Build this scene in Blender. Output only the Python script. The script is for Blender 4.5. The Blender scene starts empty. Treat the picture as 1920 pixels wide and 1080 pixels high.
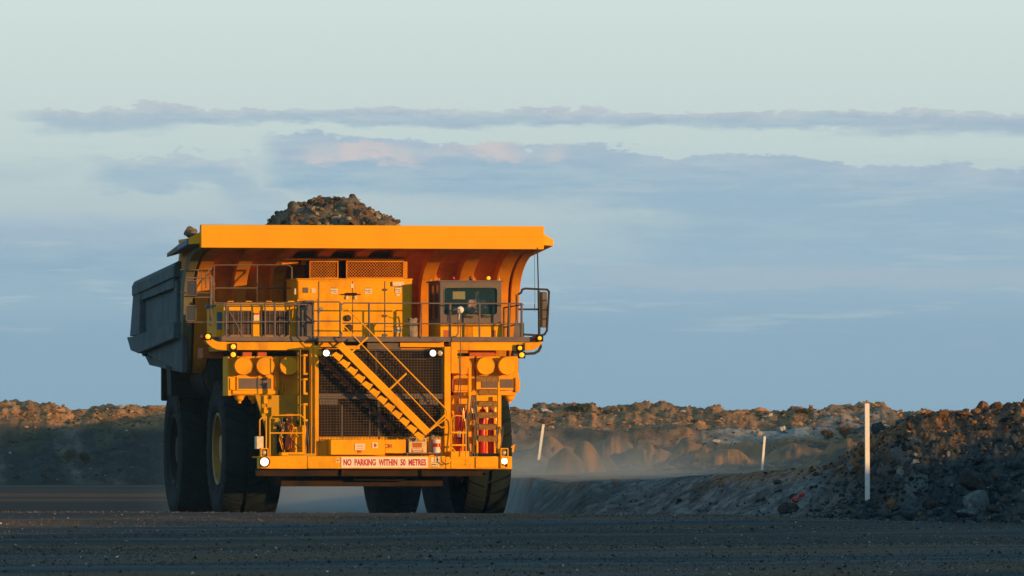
import bpy, math, random
import numpy as np
from mathutils import Vector, Matrix

random.seed(7)
rng = np.random.default_rng(11)
SC = bpy.context.scene
COL = SC.collection
R = math.radians

# ------------------------------------------------------------------ survey of the place
F = 17500.0          # telephoto focal length in photo pixels
ZC = 1.2             # lens height above the haul road
HY = 888.0           # photo row of the true horizon
TX, TY, YAW = -4.107, 250.0, R(10.0)     # truck front axle and heading
CS, SN = math.cos(YAW), math.sin(YAW)

def LX(px, y):
    """truck-local x of photo column px in the truck-local plane y"""
    u = (px - 960.0) / F
    return (u * (TY + y * CS) - TX + y * SN) / (CS - u * SN)

def LZ(py, y, px=700):
    x = LX(px, y)
    return ZC + (HY - py) / F * (TY + x * SN + y * CS)

def P(px, py, y):
    return (LX(px, y), y, LZ(py, y, px))

# ------------------------------------------------------------------ object helpers
class MB:
    def __init__(s, rec=True):
        s.v = []; s.f = []; s.parts = [] if rec else None
    def add(s, vs, fs):
        if s.parts is not None:
            q = MB(False); q.add(vs, fs); s.parts.append(q)
        n = len(s.v); s.v += [tuple(a) for a in vs]; s.f += [tuple(i + n for i in q) for q in fs]
        return s
    def box(s, x0, x1, y0, y1, z0, z1):
        if x1 < x0: x0, x1 = x1, x0
        if y1 < y0: y0, y1 = y1, y0
        if z1 < z0: z0, z1 = z1, z0
        vs = [(x, y, z) for x in (x0, x1) for y in (y0, y1) for z in (z0, z1)]
        return s.add(vs, [(0, 1, 3, 2), (4, 6, 7, 5), (0, 4, 5, 1), (2, 3, 7, 6), (0, 2, 6, 4), (1, 5, 7, 3)])
    def pbox(s, px0, px1, py0, py1, y0, y1):
        m = (px0 + px1) / 2
        return s.box(LX(px0, y0), LX(px1, y0), y0, y1, LZ(py1, y0, m), LZ(py0, y0, m))
    def prism(s, poly, axis, a, b):
        """poly of 2-D points in the plane square to axis, from a to b"""
        n = len(poly)
        def mk(p, t):
            return {'x': (t, p[0], p[1]), 'y': (p[0], t, p[1]), 'z': (p[0], p[1], t)}[axis]
        vs = [mk(p, a) for p in poly] + [mk(p, b) for p in poly]
        fs = [tuple(range(n)), tuple(range(2 * n - 1, n - 1, -1))]
        fs += [(i, i + n, (i + 1) % n + n, (i + 1) % n) for i in range(n)]
        return s.add(vs, fs)
    def tube(s, p0, p1, r, n=8, r1=None):
        p0, p1 = Vector(p0), Vector(p1); r1 = r if r1 is None else r1
        d = (p1 - p0)
        if d.length < 1e-6: return s
        d.normalize(); a = d.orthogonal().normalized(); b = d.cross(a)
        vs = []
        for p, q in ((p0, r), (p1, r1)):
            for i in range(n):
                t = 2 * math.pi * (i + .5) / n
                vs.append(p + (a * math.cos(t) + b * math.sin(t)) * q)
        fs = [(i, (i + 1) % n, (i + 1) % n + n, i + n) for i in range(n)]
        fs += [tuple(range(n - 1, -1, -1)), tuple(range(n, 2 * n))]
        return s.add(vs, fs)
    def bar(s, p0, p1, w, h, up=(0, 0, 1)):
        """square bar from p0 to p1, w across, h along up"""
        p0, p1 = Vector(p0), Vector(p1); d = (p1 - p0).normalized()
        side = d.cross(Vector(up)).normalized(); u2 = side.cross(d).normalized()
        vs = []
        for p in (p0, p1):
            for a, b in ((-1, -1), (1, -1), (1, 1), (-1, 1)):
                vs.append(p + side * (a * w / 2) + u2 * (b * h / 2))
        return s.add(vs, [(0, 1, 2, 3), (7, 6, 5, 4), (0, 4, 5, 1), (1, 5, 6, 2), (2, 6, 7, 3), (3, 7, 4, 0)])
    def path(s, pts, r, n=8):
        for a, b in zip(pts[:-1], pts[1:]):
            s.tube(a, b, r, n)
        for p in pts[1:-1]:
            s.ball(p, r * 1.02, 6, 4)
        return s
    def ball(s, c, r, n=10, m=6, sz=1.0):
        prof = [(r * math.sin(math.pi * k / m), -r * sz * math.cos(math.pi * k / m)) for k in range(m + 1)]
        return s.lathe(prof, c, (0, 0, 1), n)
    def lathe(s, prof, c, axis, n=24):
        """prof: (radius, distance along axis)"""
        ax = Vector(axis).normalized(); a = ax.orthogonal().normalized(); b = ax.cross(a); c = Vector(c)
        vs = []; m = len(prof)
        for i in range(n):
            t = 2 * math.pi * i / n; e = a * math.cos(t) + b * math.sin(t)
            for (r, h) in prof: vs.append(c + e * max(r, 1e-4) + ax * h)
        fs = []
        for i in range(n):
            j = (i + 1) % n
            for k in range(m - 1): fs.append((i * m + k, j * m + k, j * m + k + 1, i * m + k + 1))
        return s.add(vs, fs)
    def rect_ring(s, px0, px1, py0, py1, w, y0, y1):
        """a rectangular frame w photo pixels wide"""
        s.pbox(px0, px1, py0, py0 + w, y0, y1); s.pbox(px0, px1, py1 - w, py1, y0, y1)
        s.pbox(px0, px0 + w, py0 + w, py1 - w, y0, y1); s.pbox(px1 - w, px1, py0 + w, py1 - w, y0, y1)
        return s
    def build(s, name, mat, parent=None, bevel=0.0, smooth=True, label=None, each=False):
        if each:
            return [q.build(name, mat, parent, bevel, smooth) for q in s.parts]
        me = bpy.data.meshes.new(name); me.from_pydata(s.v, [], s.f); me.validate(); me.update()
        o = bpy.data.objects.new(name, me); COL.objects.link(o)
        for m in (mat if isinstance(mat, (list, tuple)) else [mat]): me.materials.append(m)
        if smooth:
            me.polygons.foreach_set('use_smooth', [True] * len(me.polygons)); me.set_sharp_from_angle(angle=R(38))
        fixn(me)
        if parent is not None: o.parent = parent
        if bevel:
            b = o.modifiers.new('bevel', 'BEVEL'); b.width = bevel; b.segments = 1; b.limit_method = 'ANGLE'; b.angle_limit = R(50)
        if label: o['label'] = label
        return o

def fixn(me):
    import bmesh
    bm = bmesh.new(); bm.from_mesh(me); bmesh.ops.recalc_face_normals(bm, faces=bm.faces); bm.to_mesh(me); bm.free()

def empty(name, loc=(0, 0, 0), rz=0.0):
    o = bpy.data.objects.new(name, None); COL.objects.link(o); o.location = loc; o.rotation_euler = (0, 0, rz)
    o.empty_display_size = .3
    return o

def tag(o, label=None, cat=None, group=None, kind=None):
    if label: o['label'] = label
    if cat: o['category'] = cat
    if group: o['group'] = group
    if kind: o['kind'] = kind
    return o

def np_mesh(name, V, Fq, mat, parent=None, colr=None, smooth=True):
    """fast mesh from numpy arrays; Fq (n,3) or (n,4); colr (nv,3) albedo per vertex"""
    me = bpy.data.meshes.new(name)
    nv = len(V); nf, k = Fq.shape
    me.vertices.add(nv); me.vertices.foreach_set('co', np.asarray(V, dtype=np.float32).ravel())
    me.loops.add(nf * k); me.loops.foreach_set('vertex_index', Fq.astype(np.int32).ravel())
    me.polygons.add(nf)
    me.polygons.foreach_set('loop_start', np.arange(0, nf * k, k, dtype=np.int32))
    me.polygons.foreach_set('use_smooth', np.full(nf, smooth))
    me.update(calc_edges=True)
    if colr is not None:
        at = me.color_attributes.new('soil', 'FLOAT_COLOR', 'POINT')
        c4 = np.ones((nv, 4), dtype=np.float32); c4[:, :3] = colr
        at.data.foreach_set('color', c4.ravel())
    me.materials.append(mat)
    o = bpy.data.objects.new(name, me); COL.objects.link(o)
    if parent is not None: o.parent = parent
    return o

# ------------------------------------------------------------------ value noise
def _h(ix, iy, s):
    n = (ix.astype(np.int64) * 374761393 + iy.astype(np.int64) * 668265263 + s * 974634777) & 0xffffffff
    n = ((n ^ (n >> 13)) * 1274126177) & 0xffffffff
    n = n ^ (n >> 16)
    return (n & 0xffffff) / float(0xffffff)
def vnoise(x, y, s=0):
    ix = np.floor(x); iy = np.floor(y); fx = x - ix; fy = y - iy
    fx = fx * fx * (3 - 2 * fx); fy = fy * fy * (3 - 2 * fy)
    a = _h(ix, iy, s); b = _h(ix + 1, iy, s); c = _h(ix, iy + 1, s); d = _h(ix + 1, iy + 1, s)
    return (a + (b - a) * fx) * (1 - fy) + (c + (d - c) * fx) * fy
def fbm(x, y, o=5, s=0, g=.5):
    t = 0; a = 1; n = 0
    for k in range(o):
        t = t + a * (vnoise(x, y, s + k) - .5) * 2; n += a; a *= g; x = x * 2.03 + 17.1; y = y * 2.03 - 9.7
    return t / n
def ridged(x, y, o=4, s=0):
    t = 0; a = 1; n = 0
    for k in range(o):
        t = t + a * (1 - np.abs(vnoise(x, y, s + k) * 2 - 1)); n += a; a *= .5; x = x * 2.1 + 3.3; y = y * 2.1 + 5.1
    return t / n
def cells(x, y, s=0):
    """rocky lumps: 1 at a cell's middle, 0 on its rim, and a per-cell random"""
    ix = np.floor(x); iy = np.floor(y); best = np.full(np.shape(x), 9.0); rid = np.zeros(np.shape(x))
    for dx in (-1, 0, 1):
        for dy in (-1, 0, 1):
            cx = ix + dx; cy = iy + dy
            qx = cx + _h(cx, cy, s); qy = cy + _h(cx, cy, s + 1)
            d = (x - qx) ** 2 + (y - qy) ** 2; r = _h(cx, cy, s + 2)
            m = d < best; best = np.where(m, d, best); rid = np.where(m, r, rid)
    return np.clip(1 - np.sqrt(best) * 1.25, 0, 1), rid
def sstep(a, b, x):
    t = np.clip((x - a) / (b - a), 0, 1); return t * t * (3 - 2 * t)

# ------------------------------------------------------------------ materials
def nm(name):
    m = bpy.data.materials.new(name); m.use_nodes = True
    nt = m.node_tree; b = nt.nodes['Principled BSDF']
    return m, nt, b
def L(nt, a, b): nt.links.new(a, b)
def noise_node(nt, scale, detail=4, rough=.6, coord='Object', dist=0.0, vscale=None):
    tc = nt.nodes.new('ShaderNodeTexCoord'); n = nt.nodes.new('ShaderNodeTexNoise')
    n.inputs['Scale'].default_value = scale; n.inputs['Detail'].default_value = detail
    n.inputs['Roughness'].default_value = rough; n.inputs['Distortion'].default_value = dist
    src = tc.outputs[coord]
    if vscale:
        mp = nt.nodes.new('ShaderNodeMapping'); mp.inputs['Scale'].default_value = vscale; L(nt, src, mp.inputs['Vector']); src = mp.outputs['Vector']
    L(nt, src, n.inputs['Vector'])
    return n
def ramp(nt, src, stops):
    r = nt.nodes.new('ShaderNodeValToRGB'); e = r.color_ramp.elements
    while len(e) > 1: e.remove(e[-1])
    e[0].position = stops[0][0]; e[0].color = (*stops[0][1], 1)
    for p, c in stops[1:]:
        q = e.new(p); q.color = (*c, 1)
    L(nt, src, r.inputs['Fac']); return r
def simple(name, c, rough=.6, metal=0.0, c2=None, scale=3.0, bump=0.0, bscale=30, spec=.5, dirt=None):
    m, nt, b = nm(name)
    b.inputs['Roughness'].default_value = rough; b.inputs['Metallic'].default_value = metal
    b.inputs['Specular IOR Level'].default_value = spec
    if c2 is None: c2 = tuple(x * .8 for x in c)
    n = noise_node(nt, scale, 6, .65)
    r = ramp(nt, n.outputs['Fac'], [(.36, c2), (.58, c)])
    out = r.outputs['Color']
    if dirt:
        n2 = noise_node(nt, 1.3, 8, .72, vscale=(1, 1, .45)); r2 = ramp(nt, n2.outputs['Fac'], [(.50, (0, 0, 0)), (.68, (.6, .6, .6))])
        mx = nt.nodes.new('ShaderNodeMix'); mx.data_type = 'RGBA'
        L(nt, r2.outputs['Color'], mx.inputs[0]); L(nt, out, mx.inputs[6]); mx.inputs[7].default_value = (*dirt, 1)
        out = mx.outputs[2]
    L(nt, out, b.inputs['Base Color'])
    rr = nt.nodes.new('ShaderNodeMapRange'); rr.inputs[3].default_value = max(rough - .1, .02); rr.inputs[4].default_value = min(rough + .15, 1)
    L(nt, n.outputs['Fac'], rr.inputs[0]); L(nt, rr.outputs[0], b.inputs['Roughness'])
    if bump:
        n3 = noise_node(nt, bscale, 5, .6); bp = nt.nodes.new('ShaderNodeBump'); bp.inputs['Strength'].default_value = bump
        bp.inputs['Distance'].default_value = .02
        L(nt, n3.outputs['Fac'], bp.inputs['Height']); L(nt, bp.outputs['Normal'], b.inputs['Normal'])
    return m
def emit(name, c, s):
    m, nt, b = nm(name)
    b.inputs['Base Color'].default_value = (*[min(1, x) for x in c], 1); b.inputs['Emission Color'].default_value = (*c, 1)
    b.inputs['Emission Strength'].default_value = s; b.inputs['Roughness'].default_value = .2
    return m

M = {}
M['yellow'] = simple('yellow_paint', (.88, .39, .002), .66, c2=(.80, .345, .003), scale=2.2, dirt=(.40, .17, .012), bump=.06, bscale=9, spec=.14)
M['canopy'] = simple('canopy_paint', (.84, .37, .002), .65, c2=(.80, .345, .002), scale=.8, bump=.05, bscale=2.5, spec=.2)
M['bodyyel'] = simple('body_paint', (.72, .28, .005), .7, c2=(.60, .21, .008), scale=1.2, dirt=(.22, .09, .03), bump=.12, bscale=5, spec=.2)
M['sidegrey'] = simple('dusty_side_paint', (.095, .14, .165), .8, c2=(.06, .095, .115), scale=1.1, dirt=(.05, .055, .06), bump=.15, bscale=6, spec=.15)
M['bodygrey'] = simple('greyed_body_paint', (.20, .19, .11), .8, c2=(.13, .13, .085), scale=1.1, dirt=(.07, .07, .06), bump=.15, bscale=6, spec=.15)  # greyed for the shaded left rib and lip; also the windscreen seal
M['grey'] = simple('deck_grey', (.16, .125, .115), .7, c2=(.11, .09, .085), scale=4, dirt=(.20, .15, .11), spec=.2)
M['cabgrey'] = simple('cab_grey', (.15, .12, .115), .6, c2=(.125, .10, .10), scale=3, spec=.3)
M['dark'] = simple('dark_metal', (.012, .014, .015), .7, c2=(.007, .008, .009), scale=5, spec=.2)
M['under'] = simple('oily_frame', (.035, .018, .008), .75, c2=(.010, .009, .008), scale=1.5, spec=.2)
M['rubber'] = simple('rubber', (.013, .024, .030), .85, c2=(.008, .015, .020), scale=2.2, dirt=(.028, .028, .026), bump=.2, bscale=12, spec=.12)
M['hose'] = simple('hose_rubber', (.02, .022, .025), .5, scale=6)
M['core'] = simple('radiator_core', (.032, .018, .012), .8, c2=(.018, .011, .008), scale=2, spec=.1)
M['wire'] = simple('guard_wire', (.10, .078, .06), .6, spec=.2)
M['tread'] = simple('worn_tread', (.30, .155, .035), .8, c2=(.15, .085, .03), scale=14, spec=.15)
M['rim'] = simple('rim_paint', (.36, .19, .02), .6, c2=(.2, .12, .03), scale=2.5, dirt=(.10, .08, .05))
M['white'] = simple('white_paint', (.78, .76, .74), .6, c2=(.70, .68, .66), scale=5, dirt=(.50, .44, .38))
M['signw'] = simple('sign_white', (.80, .70, .58), .5, c2=(.74, .62, .50), scale=6)
M['label'] = simple('label_white', (.75, .62, .45), .5, scale=14, c2=(.6, .48, .33))
M['red'] = simple('red_paint', (.55, .02, .012), .35, c2=(.42, .015, .01), scale=4)
M['signred'] = simple('sign_red', (.55, .018, .01), .5, scale=4)
M['cream'] = simple('cream_paint', (.72, .50, .22), .55, scale=6)
M['black'] = simple('black_trim', (.015, .015, .017), .5, scale=6)
M['brick'] = simple('rust_red_bracket', (.50, .11, .02), .7, scale=4)
M['sack'] = simple('sack_cloth', (.30, .24, .20), .9, c2=(.2, .16, .13), scale=9, bump=.4)
M['steel'] = simple('dull_steel', (.30, .29, .28), .4, metal=.7, scale=6)
M['blue'] = simple('blue_paint', (.03, .14, .33), .6, scale=3)
M['olive'] = simple('shaded_yellow_paint', (.55, .29, .008), .65, c2=(.45, .24, .01), scale=1.6, dirt=(.25, .13, .03), spec=.2)  # olive copy of the truck yellow, with shade put into its colour
M['lampw'] = emit('lit_headlamp', (1, .97, .86), 14)
M['lampw2'] = emit('lit_work_lamp', (1, .98, .90), 4)
M['lampring'] = emit('glowing_reflector', (1, .86, .60), .9)  # ring glows by itself in place of reflected lamplight
M['ambl'] = emit('lit_amber_lamp', (1, .42, .01), 1.12)
M['lens'] = simple('unlit_lens', (.62, .50, .40), .15, scale=20, c2=(.25, .2, .16))
M['redlens'] = simple('red_lens', (.45, .03, .03), .15, scale=8)
M['purlens'] = simple('dark_lens', (.10, .06, .10), .15, scale=8)
M['mirror'] = simple('mirror_back', (.025, .032, .05), .35, scale=3)
M['skin'] = simple('skin', (.48, .26, .17), .6, scale=8)
M['shirt'] = simple('pink_shirt', (.70, .36, .42), .9, c2=(.6, .28, .38), scale=8)
M['trouser'] = simple('trousers', (.03, .04, .07), .9, scale=8)
M['hair'] = simple('dark_hair', (.02, .015, .012), .8, scale=8)
M['inner'] = simple('cab_trim', (.06, .08, .08), .8, scale=4)
M['patchtan'] = simple('bright_patch_tan', (.55, .42, .22), .8, scale=4)

def glass(name, tint, refl, k):
    m = bpy.data.materials.new(name); m.use_nodes = True; nt = m.node_tree; nt.nodes.clear()
    o = nt.nodes.new('ShaderNodeOutputMaterial'); t = nt.nodes.new('ShaderNodeBsdfTransparent'); g = nt.nodes.new('ShaderNodeBsdfPrincipled')
    t.inputs['Color'].default_value = (*tint, 1); g.inputs['Base Color'].default_value = (*refl, 1); g.inputs['Roughness'].default_value = .12
    g.inputs['Specular IOR Level'].default_value = .6
    mx = nt.nodes.new('ShaderNodeMixShader'); mx.inputs[0].default_value = k
    L(nt, t.outputs[0], mx.inputs[1]); L(nt, g.outputs[0], mx.inputs[2]); L(nt, mx.outputs[0], o.inputs['Surface'])
    return m
M['glass'] = glass('tinted_windscreen', (.88, .95, .98), (.045, .145, .19), .24)  # teal base stands in for sky reflected in the glass
M['sideglass'] = glass('dark_side_window', (.15, .2, .2), (.02, .03, .03), .6)

def soil_mat(name, bump=.5, bscale=6.0, fine=22.0, var=.35, rough=.95):
    m, nt, b = nm(name)
    a = nt.nodes.new('ShaderNodeAttribute'); a.attribute_name = 'soil'
    n = noise_node(nt, fine, 8, .75); n2 = noise_node(nt, bscale, 9, .7)
    mr = nt.nodes.new('ShaderNodeMapRange'); mr.inputs[1].default_value = .3; mr.inputs[2].default_value = .7
    mr.inputs[3].default_value = 1 - var; mr.inputs[4].default_value = 1 + var
    L(nt, n.outputs['Fac'], mr.inputs[0])
    vm = nt.nodes.new('ShaderNodeVectorMath'); vm.operation = 'SCALE'
    L(nt, a.outputs['Color'], vm.inputs[0]); L(nt, mr.outputs[0], vm.inputs['Scale'])
    L(nt, vm.outputs[0], b.inputs['Base Color'])
    b.inputs['Roughness'].default_value = rough; b.inputs['Specular IOR Level'].default_value = .1
    bp = nt.nodes.new('ShaderNodeBump'); bp.inputs['Strength'].default_value = bump; bp.inputs['Distance'].default_value = .15
    L(nt, n2.outputs['Fac'], bp.inputs['Height']); L(nt, bp.outputs['Normal'], b.inputs['Normal'])
    return m
M['soil'] = soil_mat('stony_soil')
M['farsoil'] = soil_mat('far_stony_soil', bump=.7, bscale=1.2, fine=4.0, var=.4)
M['gravel'] = soil_mat('gravel_stone', bump=.1, bscale=30, fine=60, var=.2, rough=.85)
M['rock'] = soil_mat('boulder_stone', bump=.6, bscale=5, fine=9, var=.45)
# ================================================================== THE HAUL TRUCK
truck = empty('haul_truck', (TX, TY, 0), YAW)
tag(truck, 'huge yellow mine haul truck loaded with broken rock, headlights on', 'dump truck')
T = truck
Y = M['yellow']

# ---- chassis -------------------------------------------------------
mb = MB()
for s in (-1, 1):
    mb.box(s * .75, s * 1.25, -3.6, 9.2, 1.25, 2.5)
mb.box(-1.9, 1.9, -1.0, 1.2, .88, 1.75)
mb.box(-2.7, 2.7, -.45, .45, 1.5, 2.2)
mb.box(-.7, .7, -3.4, 0, 1.0, 3.6); mb.box(-1.3, 1.3, -1.2, 6, 2.3, 4.1)
mb.box(-3.0, 3.0, -2.6, -.6, 2.2, 4.4)
mb.tube((-2.6, 6.35, 1.86), (2.6, 6.35, 1.86), .95, 24); mb.tube((0, 5.0, 2.0), (0, 7.6, 2.0), .9, 20)
mb.box(-4.3, 4.3, 7.4, 7.6, 3.2, 4.6)
mb.build('chassis', M['dark'], T, .03)
mb = MB(); mb.tube((-3.35, 1.3, 3.85), (-3.35, 4.3, 3.85), .62, 24); mb.ball((-3.35, 1.3, 3.85), .62, 20, 10)
mb.tube((-3.35, 1.7, 3.85), (-3.35, 1.76, 3.85), .65, 24); mb.build('fuel_tank', M['dark'], T)
for s in (-1, 1):
    mb = MB(); mb.tube((s * 2.1, .2, 1.9), (s * 2.0, 1.0, 4.2), .24, 16); mb.tube((s * 2.1, .2, 1.7), (s * 2.05, .6, 3.0), .3, 16)
    mb.build('suspension_strut', M['steel'], T)
mb = MB()
for px0, px1 in ((311, 421),):
    mb.prism([(LX(311, 5.2), LZ(672, 5.2)), (LX(421, 5.2), LZ(672, 5.2)), (LX(421, 5.2), LZ(745, 5.2)), (LX(314, 5.2), LZ(742, 5.2))], 'y', 4.4, 5.2)
mb.build('mudguard', M['dark'], T)
mb = MB(); mb.box(2.2, 4.1, 4.5, 5.2, 3.2, 4.2); mb.build('mudguard', M['dark'], T)

# ---- wheels --------------------------------------------------------
def tyre_mb(w, D):
    mb = MB(); rr = D / 2; h = w / 2
    prof = [(.92, h * .62), (1.0, h * .80), (1.12, h * .93), (1.30, h * 1.0), (1.46, h * 1.0), (rr - .20, h * .96), (rr - .12, h * .93), (rr - .09, h * .6), (rr - .08, 0)]
    prof = [(r, -x) for r, x in prof] + [(r, x) for r, x in reversed(prof[:-1])]
    mb.lathe(prof, (0, 0, 0), (1, 0, 0), 72)
    # raised sidewall rings
    for s in (-1, 1):
        mb.lathe([(1.14, s * h * .94), (1.16, s * (h * .94 + .02)), (1.20, s * (h * .96 + .02)), (1.22, s * h * .96)], (0, 0, 0), (1, 0, 0), 64)
    N = 30
    for k in range(N):
        for s in (-1, 1):
            c = 2 * math.pi * (k + (.5 if s > 0 else 0)) / N; half = math.pi / N * .80
            stations = [(.05, rr - .0, 0.0), (h * .35, rr, .035), (h * .70, rr - .015, .085), (h * .93, rr - .05, .12), (h * 1.0, rr - .20, .125)]
            vs = []
            for x, ro, sk in stations:
                for sg in (-1, 1):
                    t = c + sg * half + sk * 1.0
                    for q in (ro, ro - .13):
                        vs.append((s * x, q * math.sin(t), q * math.cos(t)))
            fs = []
            for i in range(len(stations) - 1):
                a = i * 4; b = a + 4
                fs += [(a, b, b + 2, a + 2), (a, a + 1, b + 1, b), (a + 2, b + 2, b + 3, a + 3)]
            fs += [(0, 2, 3, 1), (16, 17, 19, 18)]
            mb.add(vs, fs)
    return mb
def rim_mb(s, w):
    mb = MB(); h = w / 2 * s
    mb.lathe([(.97, h * .60), (.97, h * .90), (.93, h * .92), (.88, h * .88), (.84, h * .55), (.80, h * .15), (.62, h * .10), (.55, h * .45), (.40, h * .50), (.36, h * .75), (.01, h * .78)], (0, 0, 0), (1, 0, 0), 56)
    mb.lathe([(.96, -h * .60), (.90, -h * .9), (.80, -h * .3), (.01, -h * .2)], (0, 0, 0), (1, 0, 0), 48)
    for k in range(24):
        t = 2 * math.pi * k / 24
        c = (h * .12, .71 * math.sin(t), .71 * math.cos(t)); mb.tube(c, (h * .24, c[1], c[2]), .03, 6)
    return mb
TW, TD = 1.2, 3.72
WH = [(-3.28, 0), (3.28, 0), (-3.57, 6.35), (-1.95, 6.35), (1.95, 6.35), (3.57, 6.35)]
tyre_me = rim_l = rim_r = None
for i, (wx, wy) in enumerate(WH):
    sd = -1 if wx < 0 else 1
    rot = (R([3, 41, 77, 20, 55, 8][i]), 0, R(0))
    mat = M['rim'] if wy == 0 else M['dark']  # shade put into the rim colours: front lowered, rear nearly black
    ro = rim_mb(sd, TW).build('wheel', mat, T)
    if tyre_me is None:
        to = tyre_mb(TW, TD).build('tyre', M['rubber'], ro); tyre_me = to.data
    else:
        to = bpy.data.objects.new('tyre', tyre_me); COL.objects.link(to); to.parent = ro
    if sd > 0: to.scale = (-1, 1, 1)
    ro.location = (wx, wy, TD / 2 + .0); ro.rotation_euler = rot

# ---- dump body -----------------------------------------------------
BW = 4.55
G = M['bodygrey']
def side_wall(s):
    mb = MB(); xo = s * BW; xi = s * (BW - .18)
    top = [(2.3, 6.72), (10.2, 6.36), (10.6, 5.85), (11.35, 4.98), (10.2, 4.62), (9.5, 4.45), (8.6, 4.55), (1.8, 4.85), (1.35, 6.65)]
    mb.prism(top, 'x', xi, xo)
    # rolled top rail
    mb.bar((s * (BW + .02), 1.9, 6.64), (s * (BW + .02), 10.3, 6.28), .34, .30)
    mb.tube((s * (BW + .02), 1.9, 6.78), (s * (BW + .02), 10.3, 6.42), .15, 10)
    # lower belt and raised frame around the sunk panel
    mb.prism([(1.6, 4.83), (1.6, 5.28), (9.7, 5.0), (11.0, 5.0), (10.2, 4.62), (8.7, 4.52)], 'x', s * (BW + .24), xo - s * .01)
    mb.prism([(8.9, 6.35), (10.2, 6.3), (10.95, 5.02), (8.9, 5.05)], 'x', s * (BW + .16), xo - s * .01)
    mb.prism([(2.3, 6.66), (9.0, 6.38), (9.0, 5.98), (2.3, 6.2)], 'x', s * (BW + .13), xo - s * .01)
    mb.box(xo - s * .01, s * (BW + .10), 2.0, 2.5, 5.2, 6.4)
    return mb
bodyo = MB()
# floor, tail and inside walls as one shell
bodyo.prism([(1.9, 4.3), (8.6, 4.4), (11.3, 5.0), (11.45, 4.95), (8.8, 4.2), (1.9, 3.9)], 'x', -BW + .1, BW - .1)
db = bodyo.build('dump_body', M['sidegrey'], T)
for s in (-1, 1):
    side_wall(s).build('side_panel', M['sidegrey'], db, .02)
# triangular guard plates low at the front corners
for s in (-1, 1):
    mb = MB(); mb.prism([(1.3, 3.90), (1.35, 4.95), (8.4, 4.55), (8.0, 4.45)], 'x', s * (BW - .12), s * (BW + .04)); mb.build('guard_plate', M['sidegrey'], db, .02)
# curved profile of the headboard: wall, bend, canopy
def arc(y0, z0, y1, z1, n=9):
    """quarter-ellipse from (y0,z0) going up then bending forward to (y1,z1)"""
    return [(y1 + (y0 - y1) * math.cos(t), z0 + (z1 - z0) * math.sin(t)) for t in [math.pi / 2 * k / n for k in range(n + 1)]]
inner = [(1.95, 4.0), (1.58, 5.9)] + arc(1.55, 6.0, -1.0, 7.20, 10) + [(-2.35, 7.26)]
outer = [(-2.35, 7.40), (-.6, 7.40)] + [(2.25, 7.2), (2.5, 6.9), (2.65, 5.9), (2.75, 4.0)]
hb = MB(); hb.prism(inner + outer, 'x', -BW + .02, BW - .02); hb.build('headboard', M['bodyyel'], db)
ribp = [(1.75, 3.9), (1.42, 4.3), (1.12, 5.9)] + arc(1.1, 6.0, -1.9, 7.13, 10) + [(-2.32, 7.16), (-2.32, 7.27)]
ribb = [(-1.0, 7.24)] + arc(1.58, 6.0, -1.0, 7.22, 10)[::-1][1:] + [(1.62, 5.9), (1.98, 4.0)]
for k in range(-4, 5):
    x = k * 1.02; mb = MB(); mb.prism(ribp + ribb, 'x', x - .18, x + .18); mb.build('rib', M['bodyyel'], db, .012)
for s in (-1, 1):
    mb = MB(); mb.prism(ribp + ribb, 'x', s * (BW - .22), s * (BW + .03)); mb.build('rib', [G if s < 0 else M['bodyyel']], db, .015)  # left rib greyed as its shaded side, right one stays yellow
# canopy: deep front beam, roof plate, side lips
y0 = -2.6; yb = LZ(466, y0); yt = LZ(422.5, y0)
mb = MB(); mb.prism([(y0, yb), (y0, yt), (y0 + .25, yt), (y0 + .30, yb + .12), (y0 + .24, yb)], 'x', LX(377, y0), LX(1020, y0))
mb.box(-BW, BW, y0 + .26, 2.3, 7.405, 7.50)
can = mb.build('canopy', M['canopy'], db, .012)
for s in (-1, 1):
    mb = MB()
    vs = [(s * 4.56, -2.35, 7.28), (s * 4.56, -2.35, 7.62), (s * 4.90, -2.15, 7.26), (s * 4.90, -2.15, 7.44),
          (s * 4.56, 1.9, 7.12), (s * 4.56, 1.9, 7.40), (s * 4.92, 1.9, 7.02), (s * 4.92, 1.9, 7.12)]
    mb.add(vs, [(0, 2, 3, 1), (4, 5, 7, 6), (0, 1, 5, 4), (2, 6, 7, 3), (1, 3, 7, 5), (0, 4, 6, 2)])
    lip = mb.build('canopy_lip', M['canopy'] if s > 0 else M['bodygrey'], db, .01)  # left lip likewise coloured for shade
    mb = MB(); mb.add([(s * 4.565, -2.39, 7.29), (s * 4.565, -2.39, 7.61), (s * 4.905, -2.18, 7.27), (s * 4.905, -2.18, 7.43),
                       (s * 4.565, -2.352, 7.29), (s * 4.565, -2.352, 7.61), (s * 4.905, -2.152, 7.27), (s * 4.905, -2.152, 7.43)],
                      [(0, 2, 3, 1), (4, 5, 7, 6), (0, 1, 5, 4), (2, 6, 7, 3), (1, 3, 7, 5), (0, 4, 6, 2)])
    mb.build('end_plate', M['canopy'], lip)
    if s < 0:
        mb = MB(); mb.add([(-4.93, -2.1, 7.27), (-4.93, -2.1, 7.42), (-4.93, -.2, 7.16), (-4.93, -.2, 7.29), (-4.905, -2.1, 7.27), (-4.905, -2.1, 7.42), (-4.905, -.2, 7.16), (-4.905, -.2, 7.29)],
                          [(0, 1, 3, 2), (4, 6, 7, 5), (0, 2, 6, 4), (1, 5, 7, 3), (0, 4, 5, 1), (2, 3, 7, 6)])
        mb.build('blue_stripe', M['blue'], lip)

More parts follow.
